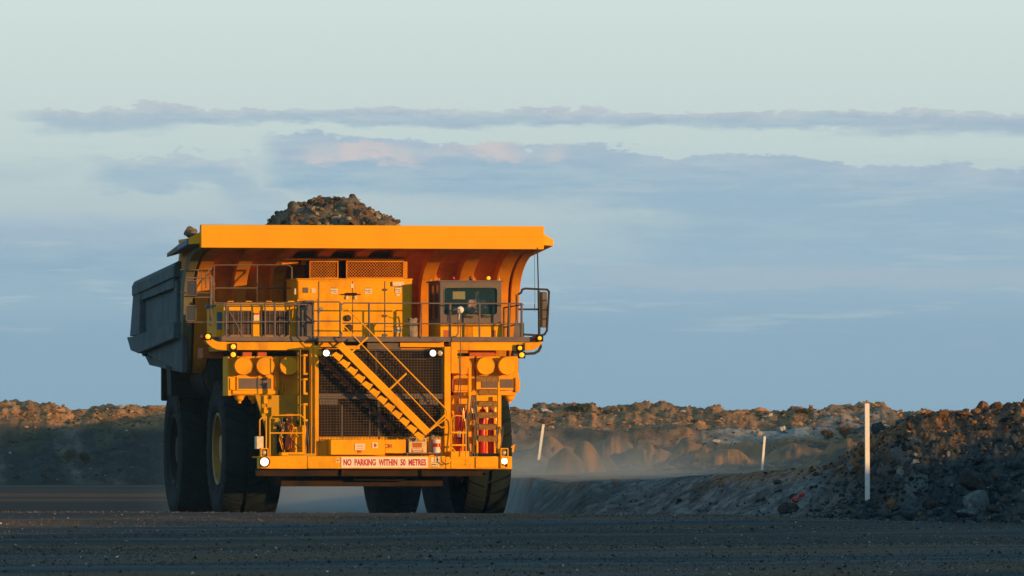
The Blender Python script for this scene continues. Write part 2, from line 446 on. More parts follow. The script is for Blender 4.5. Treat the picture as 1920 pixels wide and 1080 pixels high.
# ---- bumper --------------------------------------------------------
by = -4.5
mb = MB(); mb.pbox(487, 575.6, 855, 879, by, by + .5); mb.pbox(576.4, 835, 855, 879, by, by + .5); mb.pbox(835.6, 960, 856, 879.5, by + .01, by + .5)
mb.pbox(487, 960, 855.5, 858.5, by + .5, by + 1.9)
bumper = mb.build('bumper', Y, T, .012)
mb = MB(); mb.pbox(480, 905, 880, 893, by + .35, by + .5); mb.pbox(640, 646, 879, 893, by + .25, by + .36); mb.pbox(790, 796, 879, 893, by + .25, by + .36)
mb.pbox(527, 830, 893, 912, by + 1.4, by + 3.0)
mb.build('skid_plate', M['under'], bumper, .01)
mb = MB(); mb.pbox(640, 802.5, 857.2, 877, by - .02, by - .003); sp = mb.build('sign_plate', M['signw'], bumper)

def text(s, px0, px1, py0, py1, y, mat, parent, bold=0.0, name='lettering'):
    cu = bpy.data.curves.new('txt', 'FONT'); cu.body = s; cu.size = 1; cu.offset = bold; cu.resolution_u = 3
    to = bpy.data.objects.new('txt', cu); me = bpy.data.meshes.new_from_object(to); bpy.data.objects.remove(to)
    co = [v.co.copy() for v in me.vertices]
    mnx, mxx = min(c.x for c in co), max(c.x for c in co); mny, mxy = min(c.y for c in co), max(c.y for c in co)
    X0, X1 = LX(px0, y), LX(px1, y); m = (px0 + px1) / 2; Z0, Z1 = LZ(py1, y, m), LZ(py0, y, m)
    for v in me.vertices:
        v.co = (X0 + (v.co.x - mnx) / (mxx - mnx) * (X1 - X0), y, Z0 + (v.co.y - mny) / (mxy - mny) * (Z1 - Z0))
    me.materials.clear(); me.materials.append(mat); me.name = name
    o = bpy.data.objects.new(name, me); COL.objects.link(o); o.parent = parent
    return o
text('NO  PARKING  WITHIN  50  METRES', 644, 799, 860.5, 873.2, by - .024, M['signred'], sp, .04)
mb = MB(); y = by - .004
mb.prism([(LX(629.5, y), LZ(867, y)), (LX(637, y), LZ(867, y)), (LX(633.2, y), LZ(858, y))], 'y', y, y + .003)
mb.pbox(808, 813.5, 857, 867, y, y + .003); mb.pbox(816, 824, 857, 866, y, y + .003); mb.pbox(808, 819, 868, 874, y, y + .003); mb.pbox(820.5, 823.5, 867, 876, y, y + .003)
mb.build('sticker', M['label'], bumper, each=True)
mb = MB(); mb.tube(P(633.2, 863.5, y - .004), P(633.2, 863.5, y + .001), .022, 8); mb.tube(P(820, 861.5, y - .004), P(820, 861.5, y + .001), .032, 10); mb.pbox(809, 818, 870, 872, y - .004, y - .001)
mb.build('sticker_mark', M['grey'], bumper)
mb = MB(); mb.pbox(892, 934, 857, 878, by - .03, by - .01)
for k in range(8): mb.tube(P(898 + k * 4.3, 876.4, by - .05), P(898 + k * 4.3, 876.4, by - .01), .012, 6)
mb.build('step_plate', Y, bumper, .005)

# headlamps
def lamp_round(px, py, y, r, mat, housing, parent, name='headlight', deep=.12, hr=1.25):
    c = P(px, py, y); mb = MB()
    mb.lathe([(.01, deep), (r * hr * .8, deep), (r * hr, .03), (r * hr, -.012), (r * 1.02, -.012), (r * .98, .02)], c, (0, 1, 0), 20)
    h = mb.build(name, housing, parent)
    if mat in (M['lampw'], M['lampw2']):
        mb = MB(); mb.lathe([(.001, -.010), (r * .5, -.004), (r * .72, .004)], c, (0, 1, 0), 20); mb.build('bulb', M['lampw'], h)
        mb = MB(); mb.lathe([(r * .74, .004), (r * .98, .012)], c, (0, 1, 0), 20); mb.build('reflector', M['lampring'], h)
    else:
        mb = MB(); mb.lathe([(.001, -.010), (r * .5, -.004), (r * .98, .012)], c, (0, 1, 0), 20); mb.build('lens', mat, h)
    return h
for (px, lit) in ((496, 1), (946, 1)):
    mb = MB(); mb.rect_ring(px - 7.5, px + 7.5, 840, 857.5, 2.2, by - .06, by + .1); mb.rect_ring(px - 7.5, px + 7.5, 857.5, 878, 2.2, by - .06, by + .1); mb.pbox(px - 6, px + 6, 841, 877, by + .02, by + .1)
    box = mb.build('lamp_bracket', Y if px > 600 else M['yellow'], T, .005)
    lamp_round(px, 848.5, by - .02, .062, M['lens'], M['black'], box)
    lamp_round(px, 866 if px < 600 else 864.5, by - .03 - (.05 if px < 600 else 0), .118 if px < 600 else .09, M['lampw'], M['dark'], box)  # left lit lamp enlarged to take in its glare
mb = MB(); mb.pbox(481, 495, 818, 842, by + .25, by + .6); mb.build('tool_box', M['label'], T, .01)

# ---- radiator guard ------------------------------------------------
gy = -3.95
mb = MB(); mb.pbox(590, 597.5, 648, 855, gy, gy + .4); mb.pbox(583, 589.5, 652, 855, gy + .08, gy + .4); mb.pbox(833, 845, 650, 855, gy, gy + .4)
mb.pbox(597, 834, 818, 856, gy + .1, gy + .2)
mb.pbox(590.5, 597.5, 650, 856, gy + .4, -.8); mb.pbox(833, 840, 650, 856, gy + .4, -.8)
gf = mb.build('radiator_frame', Y, T, .012)
mb = MB(); mb.pbox(597.5, 833, 655, 856, gy + .34, gy + .7); mb.build('radiator_core', M['core'], gf)
mb = MB(); mb.pbox(598, 833, 738, 747.5, gy + .06, gy + .14); mb.pbox(598, 634, 748, 760, gy + .1, gy + .16); mb.pbox(786, 822, 748, 760, gy + .1, gy + .16)
mb.pbox(640, 643, 760, 825, gy + .1, gy + .13); mb.pbox(692, 695, 760, 825, gy + .1, gy + .13); mb.pbox(708, 713, 748, 825, gy + .1, gy + .13)
mb.pbox(640, 832, 656, 658.5, gy + .08, gy + .12); mb.pbox(700, 800, 672, 674, gy + .08, gy + .12); mb.pbox(704, 707, 656, 738, gy + .1, gy + .13)
mb.build('cross_member', M['cabgrey'], gf, .006)
mb = MB(); w = .0085; ya = gy + .02
x0, x1 = LX(598, ya), LX(833, ya); zt, zb = LZ(657, ya), LZ(824, ya)
n = 33
for k in range(n + 1):
    z = zt + (zb - zt) * k / n; mb.box(x0, x1, ya, ya + .012, z - w / 2, z + w / 2)
n = 42
for k in range(n + 1):
    x = x0 + (x1 - x0) * k / n; mb.box(x - w / 2.6, x + w / 2.6, ya + .013, ya + .022, zb, zt)
mb.build('guard_mesh', M['wire'], gf, smooth=False)
# side latch brackets and rods by the frame
mb = MB()
for px, a, b in ((572, 664, 703), (572, 709, 740), (572, 756, 790)):
    mb.pbox(px - 3, px + 1, a, b, gy - .05, gy + .05); mb.pbox(px - 3, px + 5, a, a + 4, gy - .09, gy - .01); mb.pbox(px - 3, px + 5, b - 4, b, gy - .09, gy - .01)
    mb.tube(P(px - 8, a + 3, gy - .06), P(px - 1, a + 3, gy - .06), .01, 6)
mb.build('latch_bracket', Y, gf, .004)
mb = MB(); mb.path([P(563, 655, gy - .1), P(563, 800, gy - .1)], .014, 6); mb.path([P(559, 660, gy + .1), P(559, 790, gy + .1)], .012, 6)
mb.build('conduit', M['olive'], gf)
mb = MB()
for px, top in ((577, 790), (581, 786), (585, 800), (574, 800)):
    a = P(px, top, gy - .1); pts = [P(px + 3 * math.sin(t * 2.2 + px), top + (855 - top) * t, gy - .12 - .05 * math.sin(t * 3)) for t in [k / 7 for k in range(8)]]
    mb.path(pts, .022, 7)
mb.build('hydraulic_hose', M['hose'], gf)

# ---- diagonal stair ------------------------------------------------
st = MB()
def SP(px, py, y): return Vector(P(px, py, y))
ys = (-4.62, -4.14)
for y in ys:
    a, b = SP(637, 646, y), SP(803, 812, y)
    st.bar(a, b, .045, .20, up=(0, 0, 1))
stair = st.build('stairway', Y, T, .006)
mb = MB()
N = 12
for k in range(N):
    t = (k + .35) / N
    px, py = 624 + 168 * t, 662 + 163 * t
    c = SP(px, py, ys[0]); 
    mb.box(c.x - .08, c.x + .20, ys[0] + .02, ys[1] - .02, c.z - .02, c.z + .02)
    mb.add([(c.x - .10, ys[0] + .018, c.z + .02), (c.x + .10, ys[0] + .018, c.z - .16), (c.x + .2, ys[0] + .018, c.z - .02), (c.x + .02, ys[0] + .018, c.z + .1),
            (c.x - .10, ys[0] + .04, c.z + .02), (c.x + .10, ys[0] + .04, c.z - .16), (c.x + .2, ys[0] + .04, c.z - .02), (c.x + .02, ys[0] + .04, c.z + .1)],
           [(0, 1, 2, 3), (7, 6, 5, 4), (0, 4, 5, 1), (1, 5, 6, 2), (2, 6, 7, 3), (3, 7, 4, 0)])
mb.build('tread', Y, stair, .004)
for y in ys:
    o = 0 if y < -4.3 else 0
    mb = MB(); r = .021
    mb.path([SP(644, 628, y), SP(640, 620, y), SP(640, 585, y), SP(645, 578, y), SP(653, 580, y), SP(835, 766, y), SP(838, 772, y), SP(838, 780, y), SP(834, 786, y), SP(800, 812, y)], r, 8)
    mb.path([SP(642, 612, y), SP(648, 614, y), SP(820, 796, y), SP(828, 802, y), SP(835, 800, y), SP(838, 792, y)], r * .8, 8)
    for a, b in (((652, 667), (690, 632)), ((724, 736), (762, 700)), ((800, 812), (836, 776))):
        mb.tube(SP(*a, y), SP(*b, y), .026, 8)
    mb.build('handrail', Y, stair)

# ---- deck ----------------------------------------------------------
dy = -3.25
mb = MB()
mb.pbox(415, 1006, 631, 640.5, dy, dy + .5)
zt = LZ(632, dy); zb = LZ(640, dy)
mb.box(LX(404, -1.0), LX(1006, dy), dy + .5, 1.0, zb, zt)
mb.pbox(597, 836, 634, 641, dy - .35, dy + .1); mb.pbox(688, 752, 641, 656, dy - .1, dy + .2)
deck = mb.build('deck', M['grey'], T, .01)
mb = MB()
mb.pbox(416, 590, 641.2, 656.5, dy + .05, dy + .3); mb.pbox(846, 984, 641.2, 657, dy + .05, dy + .3)
mb.pbox(598, 645, 641.5, 651, dy - .15, dy + .05); mb.pbox(750, 832, 641.5, 651, dy - .15, dy + .05)
mb.pbox(597.5, 833, 648, 655, dy + .1, dy + .3)
mb.build('front_beam', Y, deck, .008)
# curved horns at both ends
def sweep(pts, w, h0, h1):
    """flat curved arm: pts in px/py, thickness tapering"""
    mb = MB()
    for (a, b) in zip(pts[:-1], pts[1:]):
        mb.bar(P(a[0], a[1], a[2]), P(b[0], b[1], b[2]), w, (a[3] + b[3]) / 2 * .0141)
    return mb
def horn(top, bot, y, w):
    poly = [(LX(a, y), LZ(b, y)) for a, b in top + bot[::-1]]
    mb = MB(); mb.prism(poly, 'y', y, y + w); return mb
horn([(384, 634), (396, 635), (402, 639), (410, 641.5), (425, 641.5)], [(384, 637), (389, 645), (397, 652), (406, 656), (425, 657.5)], dy - .02, .3).build('bracket_arm', Y, deck, .006)
horn([(984, 642), (996, 641), (1006, 636), (1013, 636)], [(984, 657), (1000, 656), (1010, 650), (1017, 641)], dy - .02, .3).build('bracket_arm', Y, deck, .006)
mb = MB(); mb.add([P(381, 660, .4), P(440, 657, dy + .3), P(440, 647, dy + .3), P(381, 652, .4)] + [tuple(Vector(P(*q)) + Vector((.12, 0, 0))) for q in ((381, 660, .4), (440, 657, dy + .3), (440, 647, dy + .3), (381, 652, .4))],
                  [(0, 1, 2, 3), (7, 6, 5, 4), (0, 4, 5, 1), (1, 5, 6, 2), (2, 6, 7, 3), (3, 7, 4, 0)])
mb.build('side_beam', M['olive'], deck)
mb = MB(); mb.pbox(380, 420, 652, 672, -.2, .8); mb.pbox(455, 472, 659, 669, dy + .5, dy + .7); mb.pbox(483, 500, 659, 669, dy + .5, dy + .7); mb.pbox(880, 930, 657, 668, dy + .5, dy + .7)
mb.build('support_bracket', M['brick'], deck, .006, each=True)

# ---- railings ------------------------------------------------------
rail_m = M['grey']
ry = dy + .05
def rail(y, spans, posts, name='railing', mat=None, r=.02, parent=deck):
    mb = MB()
    for s in spans: mb.path([P(a, b, (c if c is not None else y)) for a, b, c in [(q + (None,))[:3] if len(q) == 2 else q for q in s]], r * .9, 7)
    for px, a, b, w in posts: mb.tube(P(px, a, y), P(px, b, y), w, 8)
    return mb.build(name, mat or rail_m, parent)
rail(ry, [[(404, 568), (586, 567)], [(404, 571), (586, 571)], [(404, 604), (586, 603)], [(425, 574), (457, 634)]],
     [(424, 568, 634, .030), (452, 570, 634, .022), (497, 568, 634, .022), (515, 568, 634, .032), (560, 566, 634, .022), (586, 563, 634, .022)])
rail(ry - .2, [[(580, 566), (636, 566), (640, 570)], [(586, 602), (638, 602)]], [(597, 566, 640, .026), (638, 568, 640, .028)])
rail(ry - .1, [[(640, 572), (645, 568), (845, 569)], [(641, 606), (845, 607)]], [(692, 568, 634, .028), (790, 569, 634, .022), (640, 570, 634, .02)])
rail(ry, [[(845, 569), (978, 569), (981, 572)], [(845, 607), (980, 607)]],
     [(843.5, 570, 648, .036), (899, 570, 634, .026), (954.5, 570, 636, .032), (978, 570, 636, .030)])
mb = MB(); mb.path([P(848, 582, ry - .1), P(857, 580, ry - .1), P(859, 590, ry - .1), P(859, 625, ry - .1), P(855, 631, ry - .1), P(849, 631, ry - .1)], .018, 7)
mb.path([P(852, 578, ry - .3), P(862, 581, ry - .3), P(863.5, 590, ry - .3), P(863.5, 700, ry - .3), P(864, 770, -4.2)], .013, 7); mb.build('grab_handle', M['grey'], deck)
# rear left walkway rail, further back
yb2 = -.6
rail(yb2, [[(395, 503, -2.4), (402, 497), (540, 496.5), (547, 502), (547, 566)], [(395, 545, -2.4), (402, 540), (547, 540)], [(395, 503, -2.4), (386, 515, -2.6), (386, 540, -2.6)]],
     [(401, 497, 575, .02), (482, 497, 575, .018), (547, 500, 575, .022)])
rail(-2.6, [[(350, 558), (402, 557)], [(350, 521), (400, 521)], [(400, 520), (394, 604)], [(350, 604), (395, 604)], [(338, 506, -.5), (372, 506, -.5), (366, 540, -.5)], [(338, 549, -.5), (400, 549, -.5)]],
     [(395, 517, 612, .034), (378, 506, 545, .012)], name='mirror_frame')
# right side rail, running back past the cab
rail(-1.6, [[(945, 577, -1.6), (981, 571, ry)], [(945, 614, -1.6), (981, 606, ry)]], [(945, 577, 634, .028), (969, 552, 634, .034)])
mb = MB(); mb.add([P(962, 634, ry), P(978, 634, ry), P(971, 600, ry), P(966, 600, ry)] + [P(962, 634, ry + .04), P(978, 634, ry + .04), P(971, 600, ry + .04), P(966, 600, ry + .04)],
                  [(0, 1, 2, 3), (7, 6, 5, 4), (0, 4, 5, 1), (1, 5, 6, 2), (2, 6, 7, 3), (3, 7, 4, 0)]); mb.build('gusset', M['grey'], deck)

# ---- mirrors -------------------------------------------------------
def mirror(px0, px1, py0, py1, y, tilt=0, dx=0):
    mb = MB(); mb.pbox(px0, px1, py0, py1, y, y + .05); m = mb.build('mirror', M['mirror'], T, .02)
    mb = MB(); a, b, c, d = (px0 + 1, py0), (px1 - 1, py0), (px1, py1 - 2), (px0, py1 - 2)
    mb.path([P(*q, y - .01) for q in (a, b, (px1, py0 + 3), c, (px1 - 2, py1), (px0 + 2, py1), d, (px0, py0 + 2), a)], .014, 7)
    mb.build('mirror_rim', M['grey'], m)
    return m
mirror(350, 368.5, 526, 554, -2.65); mirror(349, 367, 573, 601, -2.65)
my = -2.9
m2 = MB(); m2.pbox(1013.5, 1026, 547, 614, my, my + .09)
mm = m2.build('mirror', M['grey'], T, .02)
mb = MB()
for z in (563, 581, 598): mb.pbox(1017, 1025, z - 1, z + 1, my - .012, my + .0)
mb.pbox(1016, 1017, 549, 612, my - .012, my); mb.build('mirror_ridge', M['dark'], mm)
mb = MB()
mb.path([P(971, 552, my), P(977, 549, my), P(979, 543, my), P(985, 541, my), P(1026, 543, my), P(1029.5, 547, my), P(1028, 575, my), P(1025.5, 620, my), P(1021, 627, my), P(1014, 629, my), P(981, 627, my)], .030, 8)
mb.path([P(972, 580, my), P(1013, 580, my)], .026, 8)
mb.path([P(1007.5, 464, my - .05), P(1009, 520, my - .05), P(1010, 560, my - .05)], .018, 8)
mb.path([P(1010, 545, my - .05), P(1011, 600, my - .05), P(1011, 640, my - .05)], .036, 8)
mb.path([P(1011, 640, my - .05), P(1014, 650, my - .05), P(1010, 658, my - .05), P(1002, 662.5, my - .05), P(985, 663.5, my - .05), P(960, 660, my)], .036, 8)
mb.build('mirror_arm', M['black'], T)
mb = MB(); mb.path([P(1002, 470, my), P(1003, 560, my), P(1003, 584, my)], .006, 5); mb.tube(P(1002.6, 570, my), P(1002.6, 580, my), .014, 6); mb.build('whip_aerial', M['black'], T)

# ---- marker and work lamps ----------------------------------------
def marker(px, py, y, r=.066, mat=None, name='marker_light'):
    h = MB(); h.pbox(px - 7, px + 7, py - 6.5, py + 6.5, y + .02, y + .10); hh = h.build(name, M['dark'], T, .02)
    c = P(px, py, y); mb = MB(); mb.lathe([(.001, -.03), (r * .6, -.022), (r, .0), (r, .03)], c, (0, 1, 0), 16); mb.build('lens', mat or M['ambl'], hh); return hh
marker(390, 631, dy - .15); marker(437.5, 650, dy - .1); marker(437.5, 665, dy - .1); marker(975, 652.5, dy - .1, .055); marker(978.5, 665.5, dy - .12)
marker(1012, 634, dy - .2, .05)
mb = MB(); mb.ball(P(380.5, 632, dy), .075, 12, 8); mb.build('tail_light', M['redlens'], T)
mb = MB(); mb.ball(P(1003, 634, dy), .085, 12, 8); mb.build('tail_light', M['redlens'], T)
lamp_round(612, 662, gy - .12, .092, M['lampw2'], M['dark'], T, 'work_light'); lamp_round(812, 662, gy - .12, .088, M['lampw2'], M['dark'], T, 'work_light')
lamp_round(826, 662, gy - .12, .075, M['lens'], M['dark'], T, 'work_light'); lamp_round(601, 662, gy - .04, .06, M['yellow'], M['olive'], T, 'work_light')

# ---- left generator box with two louvred grilles -------------------
y1 = -2.85
mb = MB(); mb.pbox(419, 556, 573, 632, y1, -.9); mb.pbox(405, 419, 575, 632, y1 + .25, -.9); mb.pbox(419, 556, 568.5, 574, y1 + .02, -.9)
lb = mb.build('brake_cabinet', Y, T, .012)
mb = MB(); mb.pbox(407, 421, 585, 618, y1 + .235, y1 + .25); mb.pbox(386, 405, 572, 579, -2.0, -1.9); mb.build('side_door', M['blue'], lb, each=True)
for a, b in ((421, 473), (489.5, 543.5)):
    mb = MB(); mb.rect_ring(a, b, 582, 629, 2.0, y1 - .05, y1 + .02); g = mb.build('grille_frame', M['grey'], lb, .004)
    mb = MB(); mb.pbox(a + 2, b - 2, 584, 627, y1 - .012, y1 - .002); mb.build('grille_back', M['core'], g)
    mb = MB()
    for k in range(5): mb.pbox(a + 6 + k * 9.3, a + 7.6 + k * 9.3, 584, 627, y1 - .04, y1 - .02)
    for k in range(16): mb.pbox(a + 2, b - 2, 585 + k * 2.6, 585.7 + k * 2.6, y1 - .018, y1 - .013)
    mb.build('louvre', M['grey'], g, smooth=False)
mb = MB(); mb.pbox(475, 486, 588, 601, y1 - .02, y1 - .003); s_ = mb.build('sticker', M['label'], lb)
mb = MB(); mb.pbox(475, 486, 586.5, 590, y1 - .028, y1 - .021); mb.build('sticker_mark', M['signred'], s_)
mb = MB()
for a in (428, 462, 500, 540): mb.path([P(a, 569, y1), P(a, 565, y1), P(a + 9, 565, y1), P(a + 9, 569, y1)], .012, 6)
mb.path([P(404, 568, -2.4), P(398, 572, -2.2), P(386, 575, -1.6)], .02, 6); mb.build('lifting_eye', M['yellow'], lb)
# grey cable drum box next to it
mb = MB(); mb.pbox(573, 589.5, 563, 634, -3.0, -1.7); mb.build('relay_cabinet', M['grey'], T, .01)
mb = MB(); mb.tube(P(566, 632, -3.05), P(566, 583, -3.05), .10, 16); mb.ball(P(566, 583, -3.05), .10, 14, 8)
mb.path([P(557, 632, -3.2), P(557, 585, -3.2), P(561, 579, -3.2), P(576, 577, -3.2)], .02, 7)
mb.path([P(574, 634, -3.2), P(574, 585, -3.2), P(577, 570, -3.2), P(586, 567, -3.2)], .02, 7)
mb.build('pressure_tank', M['mirror'], T)
mb = MB(); mb.pbox(540, 552, 564, 572, y1 - .08, y1 + .1); mb.tube(P(550, 572, y1 - .1), P(548, 596, y1 - .1), .018, 6); mb.build('valve_block', Y, T, .01)

# ---- centre electrical cabinet ------------------------------------
cy = -1.7
mb = MB(); mb.pbox(557, 772.5, 524.5, 634, cy, 0.2); mb.pbox(555.5, 774, 522, 525, cy - .03, .2)
cab = mb.build('electrical_cabinet', Y, T, .012)
for a, b in ((598, 660), (661.5, 720)):
    mb = MB(); mb.pbox(a, b, 527, 632, cy - .04, cy - .005); mb.build('cabinet_door', Y, cab, .010)
mb = MB(); mb.pbox(722, 770.5, 527, 612, cy - .03, cy - .005); mb.pbox(722, 770.5, 613, 632, cy - .03, cy - .005); mb.pbox(559, 596.5, 527, 561, cy - .03, cy - .005); mb.pbox(583, 596.5, 564, 632, cy - .03, cy - .005)
mb.build('access_panel', Y, cab, .008, each=True)
mb = MB()
for px, pys in ((597.3, (535, 632)), (661, (528, 632)), (721, (528, 632))): mb.pbox(px - .9, px + .9, pys[0], pys[1], cy - .03, cy - .01)
for py in (543, 592, 628): mb.pbox(718, 725, py - 2, py + 2.5, cy - .07, cy - .04); mb.pbox(722, 728, py - .6, py + .8, cy - .07, cy - .05)
mb.build('hinge', M['grey'], cab)
mb = MB(); mb.tube(P(640, 552, cy - .09), P(676, 552, cy - .09), .014, 6)
for px in (651, 655, 658, 663, 667): mb.tube(P(px, 549, cy - .08), P(px, 554, cy - .08), .03, 8)
mb.build('door_handle', M['dark'], cab)
mb = MB()
for px in (651, 667): mb.pbox(px - 2, px + 2, 556, 561, cy - .1, cy - .06); mb.tube(P(px, 551, cy - .09), P(px, 557, cy - .09), .012, 6)
mb.tube(P(553, 541, cy), P(553, 552, cy), .03, 8); mb.build('padlock', M['label'], cab, each=True)
for (a, b, c, d) in ((620, 633, 541, 551), (684, 697, 541, 551), (741, 752, 539.5, 549), (740, 753, 614, 624), (584, 592, 541, 549), (658, 663, 532, 540)):
    mb = MB(); mb.pbox(a, b, c, d, cy - .052, cy - .042); k_ = mb.build('sticker', M['label'], cab)
    if b - a > 10:
        mb = MB(); mb.pbox(a + 1, b - 1, c - 1.6, c - .6, cy - .052, cy - .042); mb.pbox(a + 1.5, a + 4, c + 3, c + 5, cy - .056, cy - .053); mb.pbox(a + 5, b - 1.5, c + 3, c + 4, cy - .056, cy - .053); mb.pbox(a + 5, b - 2, c + 6, c + 7, cy - .056, cy - .053)
        mb.build('sticker_mark', M['grey'], k_)
mb = MB(); mb.pbox(568.5, 578, 539, 549, cy - .05, cy - .032); mb.build('data_plate', M['grey'], cab)
mb = MB(); mb.pbox(736, 757, 528, 536.5, cy - .10, cy - .03); mb.pbox(742, 750, 551, 555, cy - .05, cy - .04); mb.build('light_strip', M['label'], cab, .01)
mb = MB()
for (px, py, r) in ((652, 596.5, .085), (655, 614, .085)): mb.lathe([(.001, -.09), (r * .7, -.09), (r, -.06), (r, .04)], P(px, py, cy - .05), (0, 1, 0), 18)
mb.build('horn', M['black'], cab, each=True)
mb = MB(); mb.lathe([(.001, -.02), (.05, -.02), (.06, 0), (.06, .04)], P(602.5, 580, cy - .05), (0, 1, 0), 16)
mb.build('vent_cap', M['steel'], cab)
# resistor grilles above
for a, b in ((580, 634.5), (649, 757.5)):
    yy = -.55
    mb = MB(); mb.pbox(a, b, 490, 521, yy + .05, yy + .9); bx = mb.build('resistor_box', M['core'], T)
    mb = MB(); mb.rect_ring(a, b, 489, 522, 2.2, yy - .02, yy + .06); mb.build('grille_frame', M['bodyyel'], bx, .005)
    mb = MB(); n = int((b - a) / 4)
    X0, X1 = LX(a + 2, yy), LX(b - 2, yy); Z0, Z1 = LZ(520, yy), LZ(491, yy); hgt = Z1 - Z0
    for sgn in (1, -1):
        k = -int(hgt / .08) - 1
        while X0 + k * .08 < X1:
            xa = X0 + k * .08; za = Z0; xb = xa + hgt; zb_ = Z1
            ta = max(0, (X0 - xa) / hgt); tb = min(1, (X1 - xa) / hgt)
            if tb > ta:
                p = [xa + hgt * ta, Z0 + hgt * ta]; q = [xa + hgt * tb, Z0 + hgt * tb]
                if sgn < 0: p[1] = Z1 + Z0 - p[1]; q[1] = Z1 + Z0 - q[1]
                mb.tube((p[0], yy + .02, p[1]), (q[0], yy + .02, q[1]), .007, 4)
            k += 1
    mb.build('expanded_mesh', M['bodyyel'], bx)
mb = MB(); mb.pbox(528, 757, 484, 487.5, -.4, .3); mb.pbox(528, 560, 487, 497, .1, .4); mb.pbox(565, 580, 487, 497, .1, .4); mb.pbox(757, 764, 490, 522, -.2, 1.0)
mb.build('resistor_shelf', M['bodyyel'], T, .01)

# ---- operator cab --------------------------------------------------
ky = -2.75; kb = -.85
x0, x1 = LX(825.5, ky), LX(940, ky); zt, zw, zb = LZ(527.5, ky), LZ(605, ky), LZ(633, ky)
wx0, wx1, wz0, wz1 = LX(832.5, ky), LX(932.5, ky), LZ(589.5, ky), LZ(538.5, ky)
mb = MB()
mb.box(x0, x1, ky, ky + .09, wz1, zt); mb.box(x0, x1, ky, ky + .09, zw, wz0)
mb.box(x0, wx0, ky, ky + .09, wz0, wz1); mb.box(wx1, x1, ky, ky + .09, wz0, wz1)
for cx, cz, sx, sz in ((wx0, wz0, 1, 1), (wx1, wz0, -1, 1), (wx0, wz1, 1, -1), (wx1, wz1, -1, -1)):
    r = .09; pts = [(cx, cz)] + [(cx + sx * (r - r * math.sin(t)), cz + sz * (r - r * math.cos(t))) for t in [math.pi / 2 * k / 5 for k in range(6)]]
    mb.prism(pts, 'y', ky, ky + .09)
mb.box(x0, x1, ky + .09, kb, zt - .08, zt); mb.box(x0 - .05, x1 + .05, ky - .05, kb + .05, zt, zt + .035)
mb.box(x0, x1, kb - .08, kb, zw, zt - .08)
for s, xx in ((1, x0), (-1, x1 - .07)):
    mb.box(xx, xx + .07, ky + .09, ky + .28, zw, zt - .08); mb.box(xx, xx + .07, kb - .3, kb - .08, zw, zt - .08); mb.box(xx, xx + .07, ky + .28, kb - .3, zw, zw + .12); mb.box(xx, xx + .07, -1.85, -1.75, zw, zt - .08)
cabo = mb.build('cab', M['cabgrey'], T, .006)
mb = MB(); mb.box(x0 - .0, x1 + .03, ky - .01, kb, LZ(634, ky), zw - .005)
for k in range(9): mb.pbox(868 + k * 2.3, 869 + k * 2.3, 610, 632, ky - .025, ky - .01)
mb.pbox(827, 944, 606, 609, ky - .05, ky - .01); mb.build('cab_base', Y, cabo, .006)
mb = MB(); mb.pbox(832, 842, 619, 633, ky - .02, ky - .012); mb.pbox(922, 930, 619, 634, ky - .02, ky - .012); mb.build('step_recess', M['brick'], cabo, each=True)
mb = MB(); mb.add([(wx0 - .02, ky + .04, wz0 - .02), (wx1 + .02, ky + .04, wz0 - .02), (wx1 + .02, ky + .04, wz1 + .02), (wx0 - .02, ky + .04, wz1 + .02)], [(0, 1, 2, 3)]); mb.build('windscreen', M['glass'], cabo)
mb = MB()
n_ = 5
def rr(x0_, x1_, z0_, z1_, r, y):
    pts = []
    for cx, cz, a0 in ((x1_ - r, z0_ + r, -90), (x1_ - r, z1_ - r, 0), (x0_ + r, z1_ - r, 90), (x0_ + r, z0_ + r, 180)):
        for k in range(6):
            t = R(a0 + k * 18); pts.append((cx + r * math.cos(t), y, cz + r * math.sin(t)))
    return pts + pts[:1]
mb.path(rr(wx0, wx1, wz0, wz1, .09, ky - .004), .011, 6); mb.build('windscreen_seal', M['bodygrey'], cabo)
for s, xx in ((1, x0 + .02), (-1, x1 - .04)):
    mb = MB(); mb.box(xx, xx + .015, ky + .28, -1.85, zw + .12, zt - .08); mb.box(xx, xx + .015, -1.75, kb - .3, zw + .12, zt - .08); mb.build('side_window', M['sideglass'], cabo)
mb = MB(); mb.path([P(847, 580, ky - .05), P(870, 583, ky - .05), P(919, 594, ky - .05)], .009, 5); mb.path([P(846, 590, ky - .06), P(868, 588, ky - .06), P(886, 596, ky - .06)], .009, 5); mb.pbox(905, 920, 592, 595, ky - .06, ky - .045)
mb.pbox(872, 887, 592.5, 595.5, ky - .06, ky - .045); mb.build('wiper', M['black'], cabo)
for px, mt in ((850, M['redlens']), (883, M['purlens']), (916, M['ambl'])):
    mb = MB(); mb.tube(P(px, 528, ky + .3), P(px, 524.5, ky + .3), .05, 12); b_ = mb.build('beacon', M['dark'], cabo)
    mb = MB(); mb.ball(P(px, 521.5, ky + .3), .052, 14, 8); mb.build('beacon_lens', mt, b_)
mb = MB(); mb.tube(P(936, 527, ky + .2), P(936, 523, ky + .2), .022, 8); mb.tube(P(936, 523, ky + .2), P(936, 517, ky + .2), .005, 5)
mb.tube(P(822, 527, ky + .6), P(825, 521, ky + .6), .008, 5); mb.tube(P(806, 530, kb), P(809, 524, kb), .008, 5); mb.build('aerial', M['label'], cabo)
